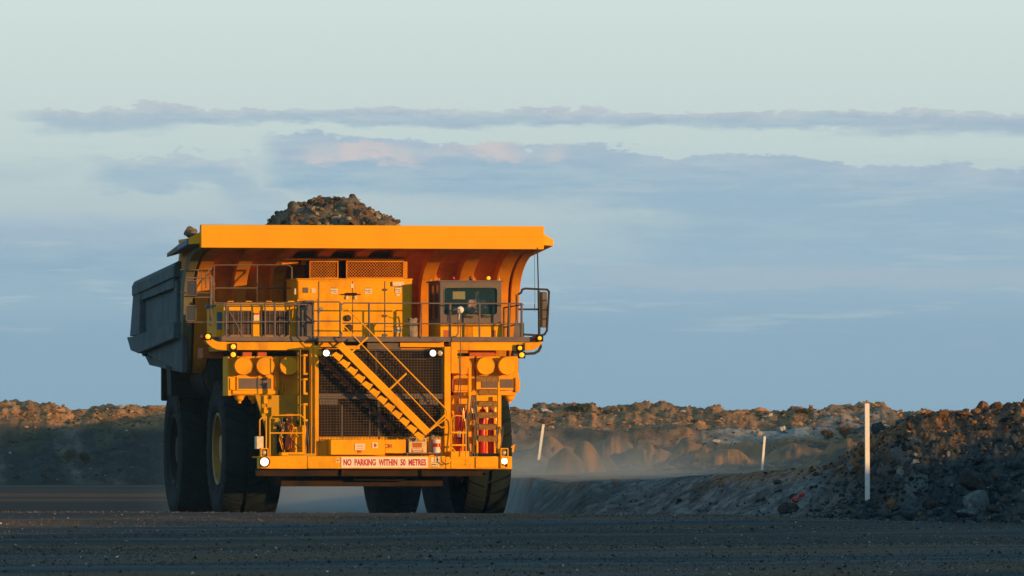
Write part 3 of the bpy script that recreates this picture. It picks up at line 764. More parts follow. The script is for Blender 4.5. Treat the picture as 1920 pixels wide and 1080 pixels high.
# inside
mb = MB(); mb.pbox(849, 872, 546, 561, -2.05, -2.03); mb.tube(P(860, 546, -2.04), P(860, 530, -2.04), .01, 6); mb.build('bright_patch_board', M['patchtan'], cabo)  # added board standing in for a bright patch behind the windscreen
mb = MB(); mb.box(x0 + .1, x1 - .1, ky + .1, ky + .16, zw, zw + .18); mb.box(x0 + .02, x1 - .02, ky + .1, kb - .1, zw - .004, zw + .01); mb.build('dashboard', M['inner'], cabo, .02)
sx = LX(893, -2.0)
zseat = zw + .05
mb = MB(); mb.box(sx - .25, sx + .25, -2.36, -1.92, zseat - .1, zseat + .06); mb.box(sx - .24, sx + .24, -1.93, -1.79, zseat, zseat + .62); mb.box(sx - .12, sx + .12, -1.92, -1.81, zseat + .62, zseat + .78)
mb.build('driver_seat', M['inner'], cabo, .03)
mb = MB(); c = Vector((sx, -2.56, zseat + .30)); ax = Vector((0, -.5, .86)).normalized(); u = Vector((1, 0, 0)); w_ = ax.cross(u)
ring = [c + (u * math.cos(t) + w_ * math.sin(t)) * .2 for t in [2 * math.pi * k / 16 for k in range(17)]]
mb.path(ring, .016, 6); mb.tube(c, c + Vector((0, -.16, -.2)), .025, 8); mb.tube(ring[0], c, .012, 6); mb.tube(ring[8], c, .012, 6); mb.build('steering_wheel', M['black'], cabo)
mb = MB(); mb.lathe([(.001, -.06), (.05, -.055), (.085, -.03), (.095, .03), (.05, .10)], P(863, 581, ky - .35), (.25, 1, .1), 18); mb.tube(P(863, 581, ky - .32), P(860, 600, ky - .3), .012, 6); mb.build('spot_lamp', M['white'], cabo)

# ---- air cleaners --------------------------------------------------
ay = -2.85
def aircleaner(px, py, r, deep=.40, back=.0):
    c = P(px, py, ay - deep); mb = MB()
    mb.lathe([(.001, 0), (r * .90, 0), (r * .91, -.008), (r * .96, -.008), (r, .022), (r, .07), (r * .97, .078), (r * .97, deep + back)], c, (0, 1, 0), 40)
    a = mb.build('air_cleaner', Y, T)
    mb = MB(); mb.lathe([(r * 1.0, .10), (r * 1.035, .10), (r * 1.035, .14), (r * 1.0, .14)], c, (0, 1, 0), 32)
    for t in (-40, 215): mb.box(c[0] + r * math.cos(R(t)) - .02, c[0] + r * math.cos(R(t)) + .02, c[1] + .03, c[1] + .14, c[2] + r * math.sin(R(t)) - .02, c[2] + r * math.sin(R(t)) + .02)
    mb.build('clamp_band', M['olive'], a)
    return a
for px in (456.5, 498, 868, 911, 951.5): aircleaner(px, 686, .243)
aircleaner(542, 686, .243, .34)
mb = MB(); mb.pbox(427, 524, 668, 732, ay, ay + .9); mb.pbox(427, 433, 674, 742, ay - .02, ay + .9); mb.pbox(430, 522, 732.5, 741, ay + .02, ay + .8)
mb.pbox(524, 560, 668, 741, ay + .06, ay + .9); mb.pbox(516, 524, 708, 726, ay - .06, ay); mb.pbox(431, 439, 709, 731, ay - .06, ay); mb.pbox(436, 522, 732, 739, ay - .05, ay + .01)
mb.pbox(528, 530, 715, 740, ay - .02, ay + .05); mb.pbox(534, 537, 717, 731, ay - .04, ay + .05)
mb.build('air_box', Y, T, .01)
mb = MB(); mb.pbox(850, 890, 668, 736, ay, ay + .8); mb.pbox(893, 972, 668, 732, ay, ay + .8); mb.pbox(852, 968, 733, 741, ay + .02, ay + .8); mb.pbox(966, 975, 708, 735, ay - .06, ay + .3); mb.pbox(850, 890, 708, 732, ay - .05, ay)
mb.build('air_box', Y, T, .01)
mb = MB(); mb.rect_ring(444, 511, 706.5, 732, 3, ay - .05, ay - .01); mb.build('plate_frame', Y, T, .004)
mb = MB(); mb.pbox(447.5, 507.5, 709.5, 729, ay - .035, ay - .02); mb.build('blank_plate', M['cabgrey'], T, each=True)
mb = MB(); mb.pbox(903, 935, 711, 727, ay - .02, ay - .003); mb.pbox(937, 962, 711, 727, ay - .02, ay - .003); mb.build('blank_plate', M['cabgrey'], T, each=True)
for (px, py) in ((449, 742), (475, 742), (500.5, 742), (540, 743), (871, 742), (955, 742), (912, 742)):
    c = P(px, py, ay + .25); mb = MB()
    mb.lathe([(.155, .02), (.165, 0), (.155, -.03), (.13, -.035), (.135, -.06), (.115, -.10), (.07, -.135), (.045, -.15), (.045, -.20), (.001, -.20)], c, (0, 0, 1), 20)
    mb.build('dust_cup', Y, T)

# ---- lower left bay: fender plate, pump, rails ---------------------
fy = -3.0
mb = MB(); mb.prism([(LX(478, fy), LZ(741, fy)), (LX(583, fy), LZ(741, fy)), (LX(583, fy), LZ(854, fy)), (LX(505, fy), LZ(854, fy)), (LX(497, fy), LZ(800, fy))], 'y', fy, fy + .12)
mb.pbox(540, 592, 850, 856, -4.4, -3.2); mb.pbox(556, 590, 655, 742, ay + .2, ay + .3)
mb.build('inner_fender', M['olive'], T, .01)
mb = MB(); mb.pbox(528, 570, 848, 854.5, -4.4, -3.9); mb.build('platform_plate', Y, T, .008)
mb = MB(); mb.pbox(551, 566, 800, 850, -3.6, -3.3); mb.pbox(566, 575, 797, 850, -3.75, -3.3); mb.tube(P(552, 800, -3.45), P(552, 850, -3.45), .1, 16); mb.build('lubricant_tank', Y, T, .02)
mb = MB(); mb.tube(P(541, 788, -3.5), P(541, 815, -3.5), .07, 14); mb.lathe([(.03, .35), (.08, .25), (.10, .0), (.07, -.06), (.02, -.1)], P(541, 838, -3.55), (0, 0, 1), 16)
mb.tube(P(537, 784, -3.5), P(548, 784, -3.5), .045, 10); mb.pbox(534, 550, 776, 780, -3.4, -3.2); mb.build('grease_pump', M['brick'], T)
mb = MB(); mb.ball(P(533, 789, -3.5), .07, 12, 8); mb.ball(P(560, 791, -3.6), .07, 12, 8); mb.tube(P(527, 790, -3.45), P(527, 845, -3.45), .035, 8); mb.pbox(520, 534, 815, 850, -3.35, -3.2); mb.tube(P(522, 797, -3.5), P(522, 812, -3.5), .05, 10)
mb.build('filter', M['dark'], T)
rnd = random.Random(4); mb = MB()
for k in range(11):
    a = rnd.uniform(512, 560); b = rnd.uniform(512, 566); ya_ = rnd.uniform(-3.7, -3.4); t0 = rnd.uniform(782, 800); t1 = rnd.uniform(825, 852)
    pts = [P(a + (b - a) * t + 5 * math.sin(t * 5 + k), t0 + (t1 - t0) * t, ya_) for t in [j / 8 for j in range(9)]]
    mb.path(pts, .013, 6)
mb.build('hydraulic_hose', M['hose'], T)
mb = MB()
for k in range(5):
    a = rnd.uniform(518, 556); t0 = rnd.uniform(785, 800); mb.path([P(a, t0, -3.55), P(a + 4, t0 + 12, -3.6), P(a - 2, t0 + 30, -3.55), P(a + 6, 850, -3.5)], .014, 6)
for k in range(7): mb.ball(P(rnd.uniform(520, 560), rnd.uniform(785, 830), -3.62), .028, 8, 6)
mb.build('fitting', M['yellow'], T)
def yrail(name, paths, r=.018):
    mb = MB()
    for p in paths: mb.path([P(*q) for q in p], r, 7)
    return mb.build(name, Y, T)
yrail('guard_rail', [[(506, 855, -4.35), (506, 786, -4.35), (510, 779, -4.35), (563, 778, -4.35), (571, 785, -4.35), (571, 855, -4.35)], [(506, 812, -4.35), (571, 812, -4.35)],
                     [(487, 817, -4.3), (487, 788, -4.3), (490, 784, -4.3), (499, 782, -4.3)], [(499, 842, -4.3), (499, 780, -4.3)]])
mb = MB(); mb.pbox(493, 504, 742, 757, fy - .06, fy - .0); mb.pbox(494, 503, 764, 775, fy - .06, fy); mb.build('latch_plate', Y, T, .006, each=True)

# ---- battery boxes on the front shelf ------------------------------
mb = MB(); mb.pbox(620, 722, 824, 853, -4.35, -3.95); mb.pbox(722, 761, 824, 850, -4.33, -3.95)
for px in (626, 677, 725, 745): mb.pbox(px - 1.5, px + 1.5, 821.5, 824, -4.3, -4.2)
bb = mb.build('battery_box', Y, T, .012)
mb = MB(); mb.pbox(665.5, 684, 832, 843.5, -4.37, -4.353); mb.pbox(698, 708, 830, 840, -4.37, -4.353); mb.build('sticker', M['signw'], bb, each=True)
mb = MB(); mb.pbox(672, 678, 844, 849, -4.38, -4.353); mb.pbox(729, 735, 833, 839, -4.36, -4.334); mb.tube(P(703, 835, -4.375), P(703, 835, -4.36), .05, 14)
for k in range(3): mb.pbox(668, 682, 834 + 3 * k, 835 + 3 * k, -4.374, -4.371)
mb.pbox(723, 728, 832.5, 834, -4.36, -4.334); mb.pbox(723, 728, 838, 840, -4.36, -4.334)
mb.build('sticker_mark', M['brick'], bb)
mb = MB(); mb.pbox(761, 830, 849, 851, -4.4, -3.9)
for px in (763, 790, 818): mb.pbox(px, px + 1.5, 851, 855.5, -4.38, -4.3)
mb.build('shelf', M['grey'], T)
mb = MB(); mb.pbox(766.5, 800, 821, 849, -4.38, -3.98); cb = mb.build('starter_battery_box', M['cream'], T, .01)
mb = MB(); mb.pbox(769, 797, 822.5, 827.5, -4.392, -4.383); hd = mb.build('header_plate', M['grey'], cb)
text('STARTER BATTERY', 770, 796, 823.3, 826.7, -4.397, M['label'], hd, .02)
mb = MB(); mb.pbox(774, 791, 830, 839, -4.392, -4.383); mb.pbox(772, 793.5, 841, 848, -4.39, -4.383); mb.build('warning_label', M['brick'], cb)
mb = MB(); mb.pbox(773, 792, 842, 844, -4.396, -4.391); mb.pbox(775, 790, 845.5, 847, -4.396, -4.391); mb.build('label_line', M['label'], cb)

# ---- right hand ladders and fire bottles ---------------------------
ly0, ly1 = -3.5, -4.35
def lerp(a, b, t): return a + (b - a) * t
mb = MB()
for px in (894.5, 934.5): mb.bar(P(px, 706, ly0), P(px, 850, ly1 + .1), .05, .10, up=(0, 1, 0))
ld = mb.build('ladder', Y, T, .006)
for k, py in enumerate((710, 735, 757, 778, 800, 822)):
    t = (py - 706) / 144; yy = lerp(ly0, ly1 + .1, t)
    mb = MB(); mb.pbox(897 if k else 893, 932 if k else 936, py - 5, py + 6, yy - .10, yy - .06); mb.pbox(897, 932, py - 5, py - 4, yy - .10, yy + .16)
    for j in range(12): mb.pbox(898 + j * 2.85, 899 + j * 2.85, py - 5.5, py - 4.2, yy - .11, yy + .1)
    mb.build('tread', M['tread'], ld, .003)
mb = MB()
mb.path([P(846.5, 878, -4.5), P(846.5, 787, -4.4), P(849, 781, -4.4), P(856, 779, -4.4), P(866, 780, -4.4), P(872, 786, -4.4), P(873.5, 800, -4.4), P(873.5, 872, -4.5)], .017, 7)
mb.path([P(851, 814, -4.4), P(851, 783, -4.4)], .012, 6)
for py in (811, 834.5, 858, 868): mb.pbox(846, 873.5, py - 1.6, py + 1.6, -4.52, -4.36)
mb.tube(P(846.5, 838, -4.4), P(862, 856, -4.1), .018, 6); mb.build('step_ladder', Y, T)
for (px, y_, top, bot, r) in ((861, -3.6, 768, 846, .085), (877, -3.5, 768, 846, .085), (905, -3.35, 766, 850, .105), (921, -3.3, 768, 850, .095)):
    c = P(px, bot, y_); h = LZ(top, y_, px) - c[2]
    mb = MB(); mb.lathe([(.001, 0), (r * .9, 0), (r, .04), (r, h - .10), (r * .75, h - .03), (r * .3, h)], c, (0, 0, 1), 20); fb = mb.build('fire_suppression_bottle', M['red'], T)
    mb = MB(); mb.tube((c[0], c[1], c[2] + h), (c[0], c[1], c[2] + h + .08), .03, 8); mb.path([(c[0], c[1], c[2] + h + .06), (c[0] + .1, c[1] - .05, c[2] + h + .04), (c[0] + .13, c[1] - .05, c[2] + h - .3)], .012, 6); mb.build('valve', M['steel'], fb)
    mb = MB(); mb.lathe([(r * 1.02, h * .30), (r * 1.02, h * .33)], c, (0, 0, 1), 20)
    if px == 877: mb.lathe([(r * 1.03, h * .68), (r * 1.03, h * .86)], c, (0, 0, 1), 20)
    mb.build('strap', M['blue'] if px == 877 else M['dark'], fb)
mb = MB(); mb.pbox(858, 864, 808, 820, -3.72, -3.70); mb.build('bottle_label', M['label'], T)
mb = MB()
mb.pbox(846, 858, 655, 700, gy + .05, gy + .4); mb.pbox(846, 893, 741, 850, -3.0, -2.9); mb.pbox(893, 940, 741, 850, -2.9, -2.8); mb.pbox(878, 884, 690, 858, -3.7, -3.6); mb.pbox(886, 891, 742, 850, -3.5, -3.4); mb.pbox(936, 940, 742, 856, -3.2, -3.1)
mb.pbox(926, 929, 765, 850, -3.5, -3.4); mb.pbox(845, 880, 846, 858, -4.3, -3.3)
mb.build('front_structure', Y, T, .01)
mb = MB()
for k in range(7):
    a = rnd.uniform(874, 892); pts = [P(a + 4 * math.sin(t * 4 + k * 1.7), 742 + (868 - 742) * t, -4.0 - .25 * t) for t in [j / 10 for j in range(11)]]; mb.path(pts, .016, 6)
for k in range(5):
    a = rnd.uniform(930, 942); pts = [P(a + 3 * math.sin(t * 5 + k), 800 + 74 * t, -4.1 - .2 * t) for t in [j / 8 for j in range(9)]]; mb.path(pts, .015, 6)
mb.path([P(826, 848, -4.6), P(828, 865, -4.62), P(836, 871, -4.62), P(842, 868, -4.6)], .014, 6)
mb.path([P(857, 664, -3.9), P(861, 668, -3.9), P(862, 700, -3.95), P(858, 745, -3.95), P(858, 775, -3.95)], .014, 6)
mb.build('cable_bundle', M['hose'], T)
mb = MB()
for py in (664, 672, 700, 712): mb.tube(P(848, py, -3.85), P(858, py, -3.85), .014, 6)
mb.pbox(848, 852, 676, 696, -3.82, -3.78); mb.pbox(848, 853, 712, 734, -3.82, -3.78); mb.build('latch_bracket', M['brick'], T)
mb = MB(); mb.add([P(958, 838, .2), P(966, 832, .2), P(963, 848, .2), P(958, 848, .2)] + [P(958, 838, .25), P(966, 832, .25), P(963, 848, .25), P(958, 848, .25)],
                  [(0, 1, 2, 3), (7, 6, 5, 4), (0, 4, 5, 1), (1, 5, 6, 2), (2, 6, 7, 3), (3, 7, 4, 0)]); mb.build('wheel_guard_tip', Y, T)

# ---- loose things standing on the truck ---------------------------
def W(p):
    x, y, z = p; return Vector((TX + x * CS - y * SN, TY + x * SN + y * CS, z))
def on_truck(name, px, py, y, label, cat):
    e = empty(name, W(P(px, py, y)), YAW); tag(e, label, cat); return e
e = on_truck('bucket', 818.5, 848.8, -4.2, 'dirty white plastic bucket with red band standing on front shelf below the stairway', 'bucket')
mb = MB(); mb.lathe([(.001, 0), (.085, 0), (.088, .02), (.10, .32), (.105, .33), (.10, .345), (.09, .33)], (0, 0, 0), (0, 0, 1), 20); mb.build('pail', M['white'], e)
mb = MB(); mb.lathe([(.094, .15), (.103, .15), (.105, .25), (.094, .25)], (0, 0, 0), (0, 0, 1), 20); mb.build('band', M['red'], e)
mb = MB(); mb.path([(-.1, 0, .3), (-.07, -.08, .42), (0, -.1, .46), (.07, -.08, .42), (.1, 0, .3)], .006, 5); mb.build('handle', M['steel'], e)
e = on_truck('rag', 811, 848.8, -4.15, 'crumpled grey rag sack leaning beside white bucket on front shelf', 'rag')
mb = MB(); mb.lathe([(.001, 0), (.07, .01), (.08, .12), (.06, .25), (.075, .38), (.05, .46), (.001, .47)], (-.01, .05, 0), (.05, 0, 1), 12); mb.build('cloth', M['sack'], e)
e = on_truck('sack', 774.5, 633, -2.9, 'pale brown open sack standing on deck right of the tall yellow cabinet', 'sack')
prof = [(.001, 0), (.10, .0), (.125, .06), (.11, .2), (.12, .35), (.105, .45), (.14, .50)]
mb = MB(); n = 18; vs = []
for i in range(n):
    t = 2 * math.pi * i / n
    for r, h in prof:
        k = 1 + .12 * math.sin(3 * t + h * 9) + .06 * math.sin(7 * t); vs.append((r * k * math.cos(t) * 1.0, r * k * math.sin(t) * .7, h + (.03 * math.sin(4 * t) if h > .4 else 0)))
m_ = len(prof); fs = [(i * m_ + k, ((i + 1) % n) * m_ + k, ((i + 1) % n) * m_ + k + 1, i * m_ + k + 1) for i in range(n) for k in range(m_ - 1)]
mb.add(vs, fs); mb.build('cloth', M['sack'], e)

# ---- the driver ----------------------------------------------------
drv = empty('person', W((sx, -2.14, zseat + .04)), YAW)
tag(drv, 'driver in pink shirt sitting at the wheel behind the cab windscreen', 'person')
def skin(name, verts, edges, radii, mat, parent, root=0):
    me = bpy.data.meshes.new(name); me.from_pydata(verts, edges, []); me.update()
    o = bpy.data.objects.new(name, me); COL.objects.link(o); o.parent = parent
    sm = o.modifiers.new('skin', 'SKIN'); sm.use_smooth_shade = True
    for i, r in enumerate(radii):
        me.skin_vertices[0].data[i].radius = r if isinstance(r, tuple) else (r, r)
    me.skin_vertices[0].data[root].use_root = True
    o.modifiers.new('subsurf', 'SUBSURF').levels = 2; o.modifiers['subsurf'].render_levels = 2
    me.materials.append(mat)
    return o
# seated body, facing -y; hands on the wheel
V_ = [(0, .02, .09), (0, .04, .28), (0, .03, .48), (0, .01, .56), (0, -.01, .63), (0, -.03, .72), (0, -.02, .79)]
E_ = [(0, 1), (1, 2), (2, 3), (3, 4), (4, 5), (5, 6)]
Rd = [(.15, .11), (.14, .10), (.16, .10), (.06, .06), (.055, .055), (.078, .095), (.07, .085)]
for s in (-1, 1):
    n0 = len(V_)
    V_ += [(s * .19, .02, .48), (s * .24, -.12, .27), (s * .15, -.36, .30), (s * .14, -.43, .32)]
    E_ += [(2, n0), (n0, n0 + 1), (n0 + 1, n0 + 2), (n0 + 2, n0 + 3)]
    Rd += [.06, .045, .030, .034]
    for k in range(4):
        m0 = len(V_); a = -.03 + .02 * k
        V_ += [(s * .14 + a, -.47, .335), (s * .14 + a, -.49, .31)]; E_ += [(n0 + 3, m0), (m0, m0 + 1)]; Rd += [.010, .008]
    m0 = len(V_); V_ += [(s * .10, -.44, .345)]; E_ += [(n0 + 3, m0)]; Rd += [.011]
    h0 = len(V_); V_ += [(s * .10, -.02, .06), (s * .14, -.42, .08), (s * .13, -.45, -.05)]; E_ += [(0, h0), (h0, h0 + 1), (h0 + 1, h0 + 2)]; Rd += [.09, .065, .05]
skin('body', V_, E_, Rd, M['skin'], drv)
V_ = [(0, .02, .10), (0, .04, .28), (0, .03, .49)]; E_ = [(0, 1), (1, 2)]; Rd = [(.17, .13), (.16, .12), (.18, .12)]
for s in (-1, 1):
    n0 = len(V_); V_ += [(s * .20, .02, .49), (s * .245, -.10, .29)]; E_ += [(2, n0), (n0, n0 + 1)]; Rd += [.075, .062]
skin('shirt', V_, E_, Rd, M['shirt'], drv)
V_ = [(0, .02, .06)]; E_ = []; Rd = [(.16, .12)]
for s in (-1, 1):
    n0 = len(V_); V_ += [(s * .10, -.05, .06), (s * .14, -.42, .085), (s * .13, -.45, -.04)]; E_ += [(0, n0), (n0, n0 + 1), (n0 + 1, n0 + 2)]; Rd += [.10, .075, .06]
skin('trousers', V_, E_, Rd, M['trouser'], drv)
mb = MB(); mb.ball((0, -.005, .80), .098, 16, 10, 1.0); mb.build('hair', M['hair'], drv)
mb = MB(); mb.ball((0, -.125, .73), .016, 8, 6, 1.4); mb.build('nose', M['skin'], drv)
# ================================================================== TERRAIN
def tab(px, xs, ys): return np.interp(px, xs, ys)
def grid_faces(nr, nc):
    i = np.arange(nr - 1)[:, None] * nc + np.arange(nc - 1)[None, :]
    return np.stack([i, i + 1, i + nc + 1, i + nc], -1).reshape(-1, 4)
def mixa(a, b, t): return a + (b - a) * t[..., None]
C = lambda *c: np.array(c, dtype=float)
DARK, BROWN, RUST, TAN, PALE = C(.040, .046, .048), C(.085, .068, .052), C(.24, .115, .045), C(.30, .20, .12), C(.36, .34, .30)

def roadZ(X, Yv):
    z = tab(Yv, [-50, 214, 232, 240, 252, 300, 700, 1500], [0, .0, .17, .17, .0, 0.0, .38, 1.0])
    return z - (.004 * X + .027 * np.clip(X - 5.5, 0, 12)) * sstep(195, 238, Yv) * (1 - sstep(300, 400, Yv))

# --- the wide ground sheet, out to the horizon
rs = [0, 60, 200, 500, 1200, 3000, 7000, 12000]
mb = MB(); vs = [(0, 0, -1.0)]; n = 48
for k, r in enumerate(rs[1:]):
    for i in range(n):
        t = 2 * math.pi * i / n; vs.append((r * math.cos(t), r * math.sin(t), -1.0))
fs = [(0, 1 + i, 1 + (i + 1) % n) for i in range(n)]
for k in range(len(rs) - 2):
    for i in range(n):
        a = 1 + k * n; b = a + n; fs.append((a + i, a + (i + 1) % n, b + (i + 1) % n, b + i))
mb.add(vs, fs); g = mb.build('ground', simple('plain_earth', (.12, .09, .06), .95, c2=(.07, .055, .045), scale=.02), None); tag(g, 'bare dry earth plain reaching the horizon', 'ground', kind='structure')

# --- haul road sheet
ys_ = np.concatenate([np.arange(-60, 100, 4.0), np.arange(100, 300, .5), np.arange(300, 1400, 10.0)])
xs_ = np.concatenate([np.arange(-70, -16, 2.0), np.arange(-16, 16, .12), np.arange(16, 72, 2.0)])
XX, YY = np.meshgrid(xs_, ys_)
rd = (XX * .64 + YY * .77); rc = (XX * .77 - YY * .64)      # along / across the wheel tracks
tr = fbm(rc / 9, rd / 60, 4, 5)
ZZ = roadZ(XX, YY) + .035 * fbm(XX / 5, YY / 9, 4, 2) + .03 * tr + .012 * fbm(XX / .7, YY / .8, 3, 9)
s1 = sstep(.02, .34, fbm(rc / 7.0 + .6, rd / 90, 4, 31) ); s2 = sstep(.0, .45, fbm(rc / 3.2, rd / 45, 4, 77)); blot = sstep(-.1, .5, fbm(XX / 4, YY / 12, 4, 51))
cr_ = mixa(mixa(np.broadcast_to(C(.036, .048, .055), XX.shape + (3,)), C(.100, .112, .118), s2 * .8), C(.15, .085, .045), s1 * (.35 + .65 * blot))
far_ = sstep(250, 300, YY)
cr_ = mixa(cr_, C(.020, .026, .031), far_ * .92)  # duller light beyond the crest is painted into the road
o_str = far_ * sstep(.2, .42, fbm(YY / 55 + .3, XX / 160, 3, 15)); cr_ = mixa(cr_, C(.14, .075, .035), o_str * .75)
V = np.stack([XX, YY, ZZ], -1).reshape(-1, 3)
rm = M['road'] = soil_mat('haul_road_dirt', bump=.6, bscale=9, fine=34, var=.3)
o = np_mesh('road', V, grid_faces(*XX.shape), rm, colr=cr_.reshape(-1, 3)); tag(o, 'dark compacted gravel haul road with faint rusty wheel tracks', 'road', kind='structure')

# --- stones
def rock_shapes(nv_, seed, sub=1):
    import bmesh
    outs = []; r_ = np.random.default_rng(seed)
    for k in range(nv_):
        bm = bmesh.new(); bmesh.ops.create_icosphere(bm, subdivisions=sub, radius=1)
        v = np.array([a.co[:] for a in bm.verts]); f = np.array([[a.index for a in q.verts] for q in bm.faces]); bm.free()
        for _ in range(7 + 3 * sub):
            d = r_.normal(size=3); d /= np.linalg.norm(d); lim = r_.uniform(.52, .88)
            t = v @ d; v = v - np.outer(np.clip(t - lim, 0, None), d)
        v += r_.normal(size=v.shape) * (.05 / sub)
        v *= r_.uniform(.7, 1.25, size=3)
        outs.append((v, f))
    return outs
def scatter(name, pts, sizes, cols, shapes, mat, flat=.75, seed=1, smooth=False):
    r_ = np.random.default_rng(seed); n = len(pts); which = r_.integers(0, len(shapes), n)
    Vs, Fs, Cs = [], [], []; base = 0
    for w_, (v, f) in enumerate(shapes):
        idx = np.nonzero(which == w_)[0]
        if len(idx) == 0: continue
        a = r_.uniform(0, 2 * np.pi, len(idx)); ca, sa = np.cos(a), np.sin(a)
        b = r_.uniform(-.5, .5, len(idx)); cb, sb = np.cos(b), np.sin(b)
        sc = sizes[idx][:, None, None] * np.array([1, 1, flat]) * r_.uniform(.75, 1.25, (len(idx), 1, 3))
        q = v[None] * sc
        y2 = q[..., 1] * cb[:, None] - q[..., 2] * sb[:, None]; z2 = q[..., 1] * sb[:, None] + q[..., 2] * cb[:, None]
        x3 = q[..., 0] * ca[:, None] - y2 * sa[:, None]; y3 = q[..., 0] * sa[:, None] + y2 * ca[:, None]
        qq = np.stack([x3, y3, z2], -1) + pts[idx][:, None, :]
        Vs.append(qq.reshape(-1, 3)); nvv = len(v)
        Fs.append((f[None] + (np.arange(len(idx)) * nvv)[:, None, None]).reshape(-1, 3) + base); base += nvv * len(idx)
        Cs.append(np.repeat(cols[idx], nvv, 0))
    return np_mesh(name, np.concatenate(Vs), np.concatenate(Fs), mat, colr=np.concatenate(Cs), smooth=smooth)
S0 = rock_shapes(8, 3, 1); S1 = rock_shapes(8, 5, 2)
oct_v = np.array([(1, 0, 0), (-1, 0, 0), (0, 1, 0), (0, -1, 0), (0, 0, 1), (0, 0, -1.)]); oct_f = np.array([(0, 2, 4), (2, 1, 4), (1, 3, 4), (3, 0, 4), (2, 0, 5), (1, 2, 5), (3, 1, 5), (0, 3, 5)])
SO = [(oct_v * rng.uniform(.6, 1.2, (6, 1)) + rng.normal(size=(6, 3)) * .15, oct_f) for _ in range(6)]
n = 90000
yy = 104 + (244 - 104) * rng.random(n) ** .8; xx = (rng.random(n) * 2 - 1) * (yy * .062 + .5)
rd = (xx * .64 + yy * .77); rc = (xx * .77 - yy * .64); dens = sstep(-.35, .35, fbm(rc / 7.0 + .6, rd / 90, 4, 31))
keep = rng.random(n) < .35 + .65 * dens; xx, yy, dens = xx[keep], yy[keep], dens[keep]; n = len(xx)
sz = np.clip(.0075 * np.exp(rng.normal(size=n) * .55), .003, .045) * (1 + .25 * (yy - 110) / 120)
cc = np.exp(rng.normal(size=(n, 1)) * .6) * mixa(np.broadcast_to(C(.044, .056, .064), (n, 3)), C(.17, .11, .06), dens * .6)
lt = rng.random(n) < .006; cc[lt] = C(.42, .38, .33)
pts = np.stack([xx, yy, roadZ(xx, yy) + sz * .3 + .035 * fbm(xx / 5, yy / 9, 4, 2)], -1)
o = scatter('gravel', pts, sz, cc, SO, M['gravel'], .8); tag(o, 'loose gravel chips scattered over the near road', 'gravel', kind='stuff')

# --- the rocky bank right of the road
PXF = [880, 940, 1000, 1100, 1200, 1300, 1400, 1500, 1600, 1700, 1800, 1920, 2100]
YFT = [300, 272, 258, 252, 250, 247, 243.5, 241.5, 240.3, 239.4, 238.7, 238, 237]
PXT = [900, 950, 1000, 1060, 1130, 1230, 1280, 1340, 1400, 1430, 1480, 1530, 1555, 1580, 1620, 1650, 1675, 1700, 1725, 1750, 1800, 1850, 1920, 2000, 2100]
PYT = [902, 898, 896, 903, 901, 899, 893, 890, 888, 883, 881, 880, 874, 856, 827, 809, 796, 787, 779, 776, 774, 772, 768, 764, 760]
MNDS = [  # px, depth, half-width px, top py, sharpness
    (1060, 340, 42, 840, 1.9), (1096, 352, 40, 827, 2.1), (1128, 365, 34, 850, 1.8), (1010, 420, 95, 862, 1.6), (1330, 470, 110, 850, 2.4), (1215, 500, 95, 842, 1.8), (1490, 520, 80, 838, 1.6), (1590, 480, 80, 832, 1.8), (1150, 540, 60, 822, 1.7), (1290, 545, 60, 826, 1.6), (1400, 550, 70, 832, 1.7), (1030, 540, 60, 820, 1.6)]
def bank(X, Yv):
    px = 960 + F * X / np.maximum(Yv, 1)
    yf = tab(px, PXF, YFT); wd = tab(px, [900, 1300, 1500, 1620, 1750, 2000], [6, 6, 5.5, 4.6, 4.6, 5]); yt = yf + wd
    zt = ZC + (HY - tab(px, PXT, PYT)) / F * yt
    t = np.clip((Yv - yf) / wd, -1, 1); up = sstep(0, 1, np.clip(t, 0, 1)) * .55 + np.clip(t, 0, 1) * .45
    z0 = roadZ(X, Yv); back = 1 + .0012 * np.clip(Yv - yt, 0, 300)
    zback = 1.05 + .0016 * (Yv - 265)
    hill = np.maximum(zt - zback, 0) * np.exp(-np.clip(Yv - yt, 0, 200) / 9.0)
    zz = np.where(Yv < yt, z0 + (zt - z0) * up, np.where(zt > zback, zback + hill, zt + (zback - zt) * sstep(0, 25, Yv - yt)))
    k = np.clip(t * 3, 0, 1)
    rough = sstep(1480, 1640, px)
    for (mx, D, hw, pt, sh) in MNDS:
        cx = (mx - 960) / F * D; wr = hw / F * D; h = ZC + (HY - pt) / F * D - (1.05 + .0016 * (D - 265))
        wob = 1 + .35 * fbm(X / wr * .9 + mx, Yv / wr * .9, 3, int(mx))
        q = np.sqrt(((X - cx) / wr) ** 2 + ((Yv - D) / (wr * 3.2)) ** 2) * wob
        zz = np.where((q < 1.1) & (Yv > 285), np.maximum(zz, (1.05 + .0016 * (Yv - 265)) + h * (1 - np.clip(q, 0, 1.5) ** sh)), zz)
    ws = .25 * fbm(X / .5, Yv / .9, 3, 14)
    c1, r1 = cells(X / .62 + ws, Yv / 1.15 + ws, 4); c2, r2 = cells(X / .24 + ws, Yv / .42, 8); c3, r3 = cells(X / .09, Yv / .15, 12)
    far2 = sstep(300, 400, Yv)
    am = np.maximum((.30 + .85 * rough) * k, far2 * .9)
    n_ = .20 * fbm(X / 1.5, Yv / 2.6, 6, 21) * (.7 + rough) + .11 * c1 * r1 * (r1 > .55) * (.3 + rough) + .085 * c2 * r2 * (.35 + rough * .65) + .035 * c3 * r3
    n_ = n_ + far2 * (.22 * fbm(X / 1.6, Yv / 7, 6, 90) + .10 * ridged(X / .5, Yv / 3, 3, 91) + .28 * c1 * r1 * (r1 > .4))
    return zz + n_ * am - .12 * (1 - np.clip(t * 8 + 1, 0, 1)), px, t, (c1, r1, c2, r2, c3, r3)
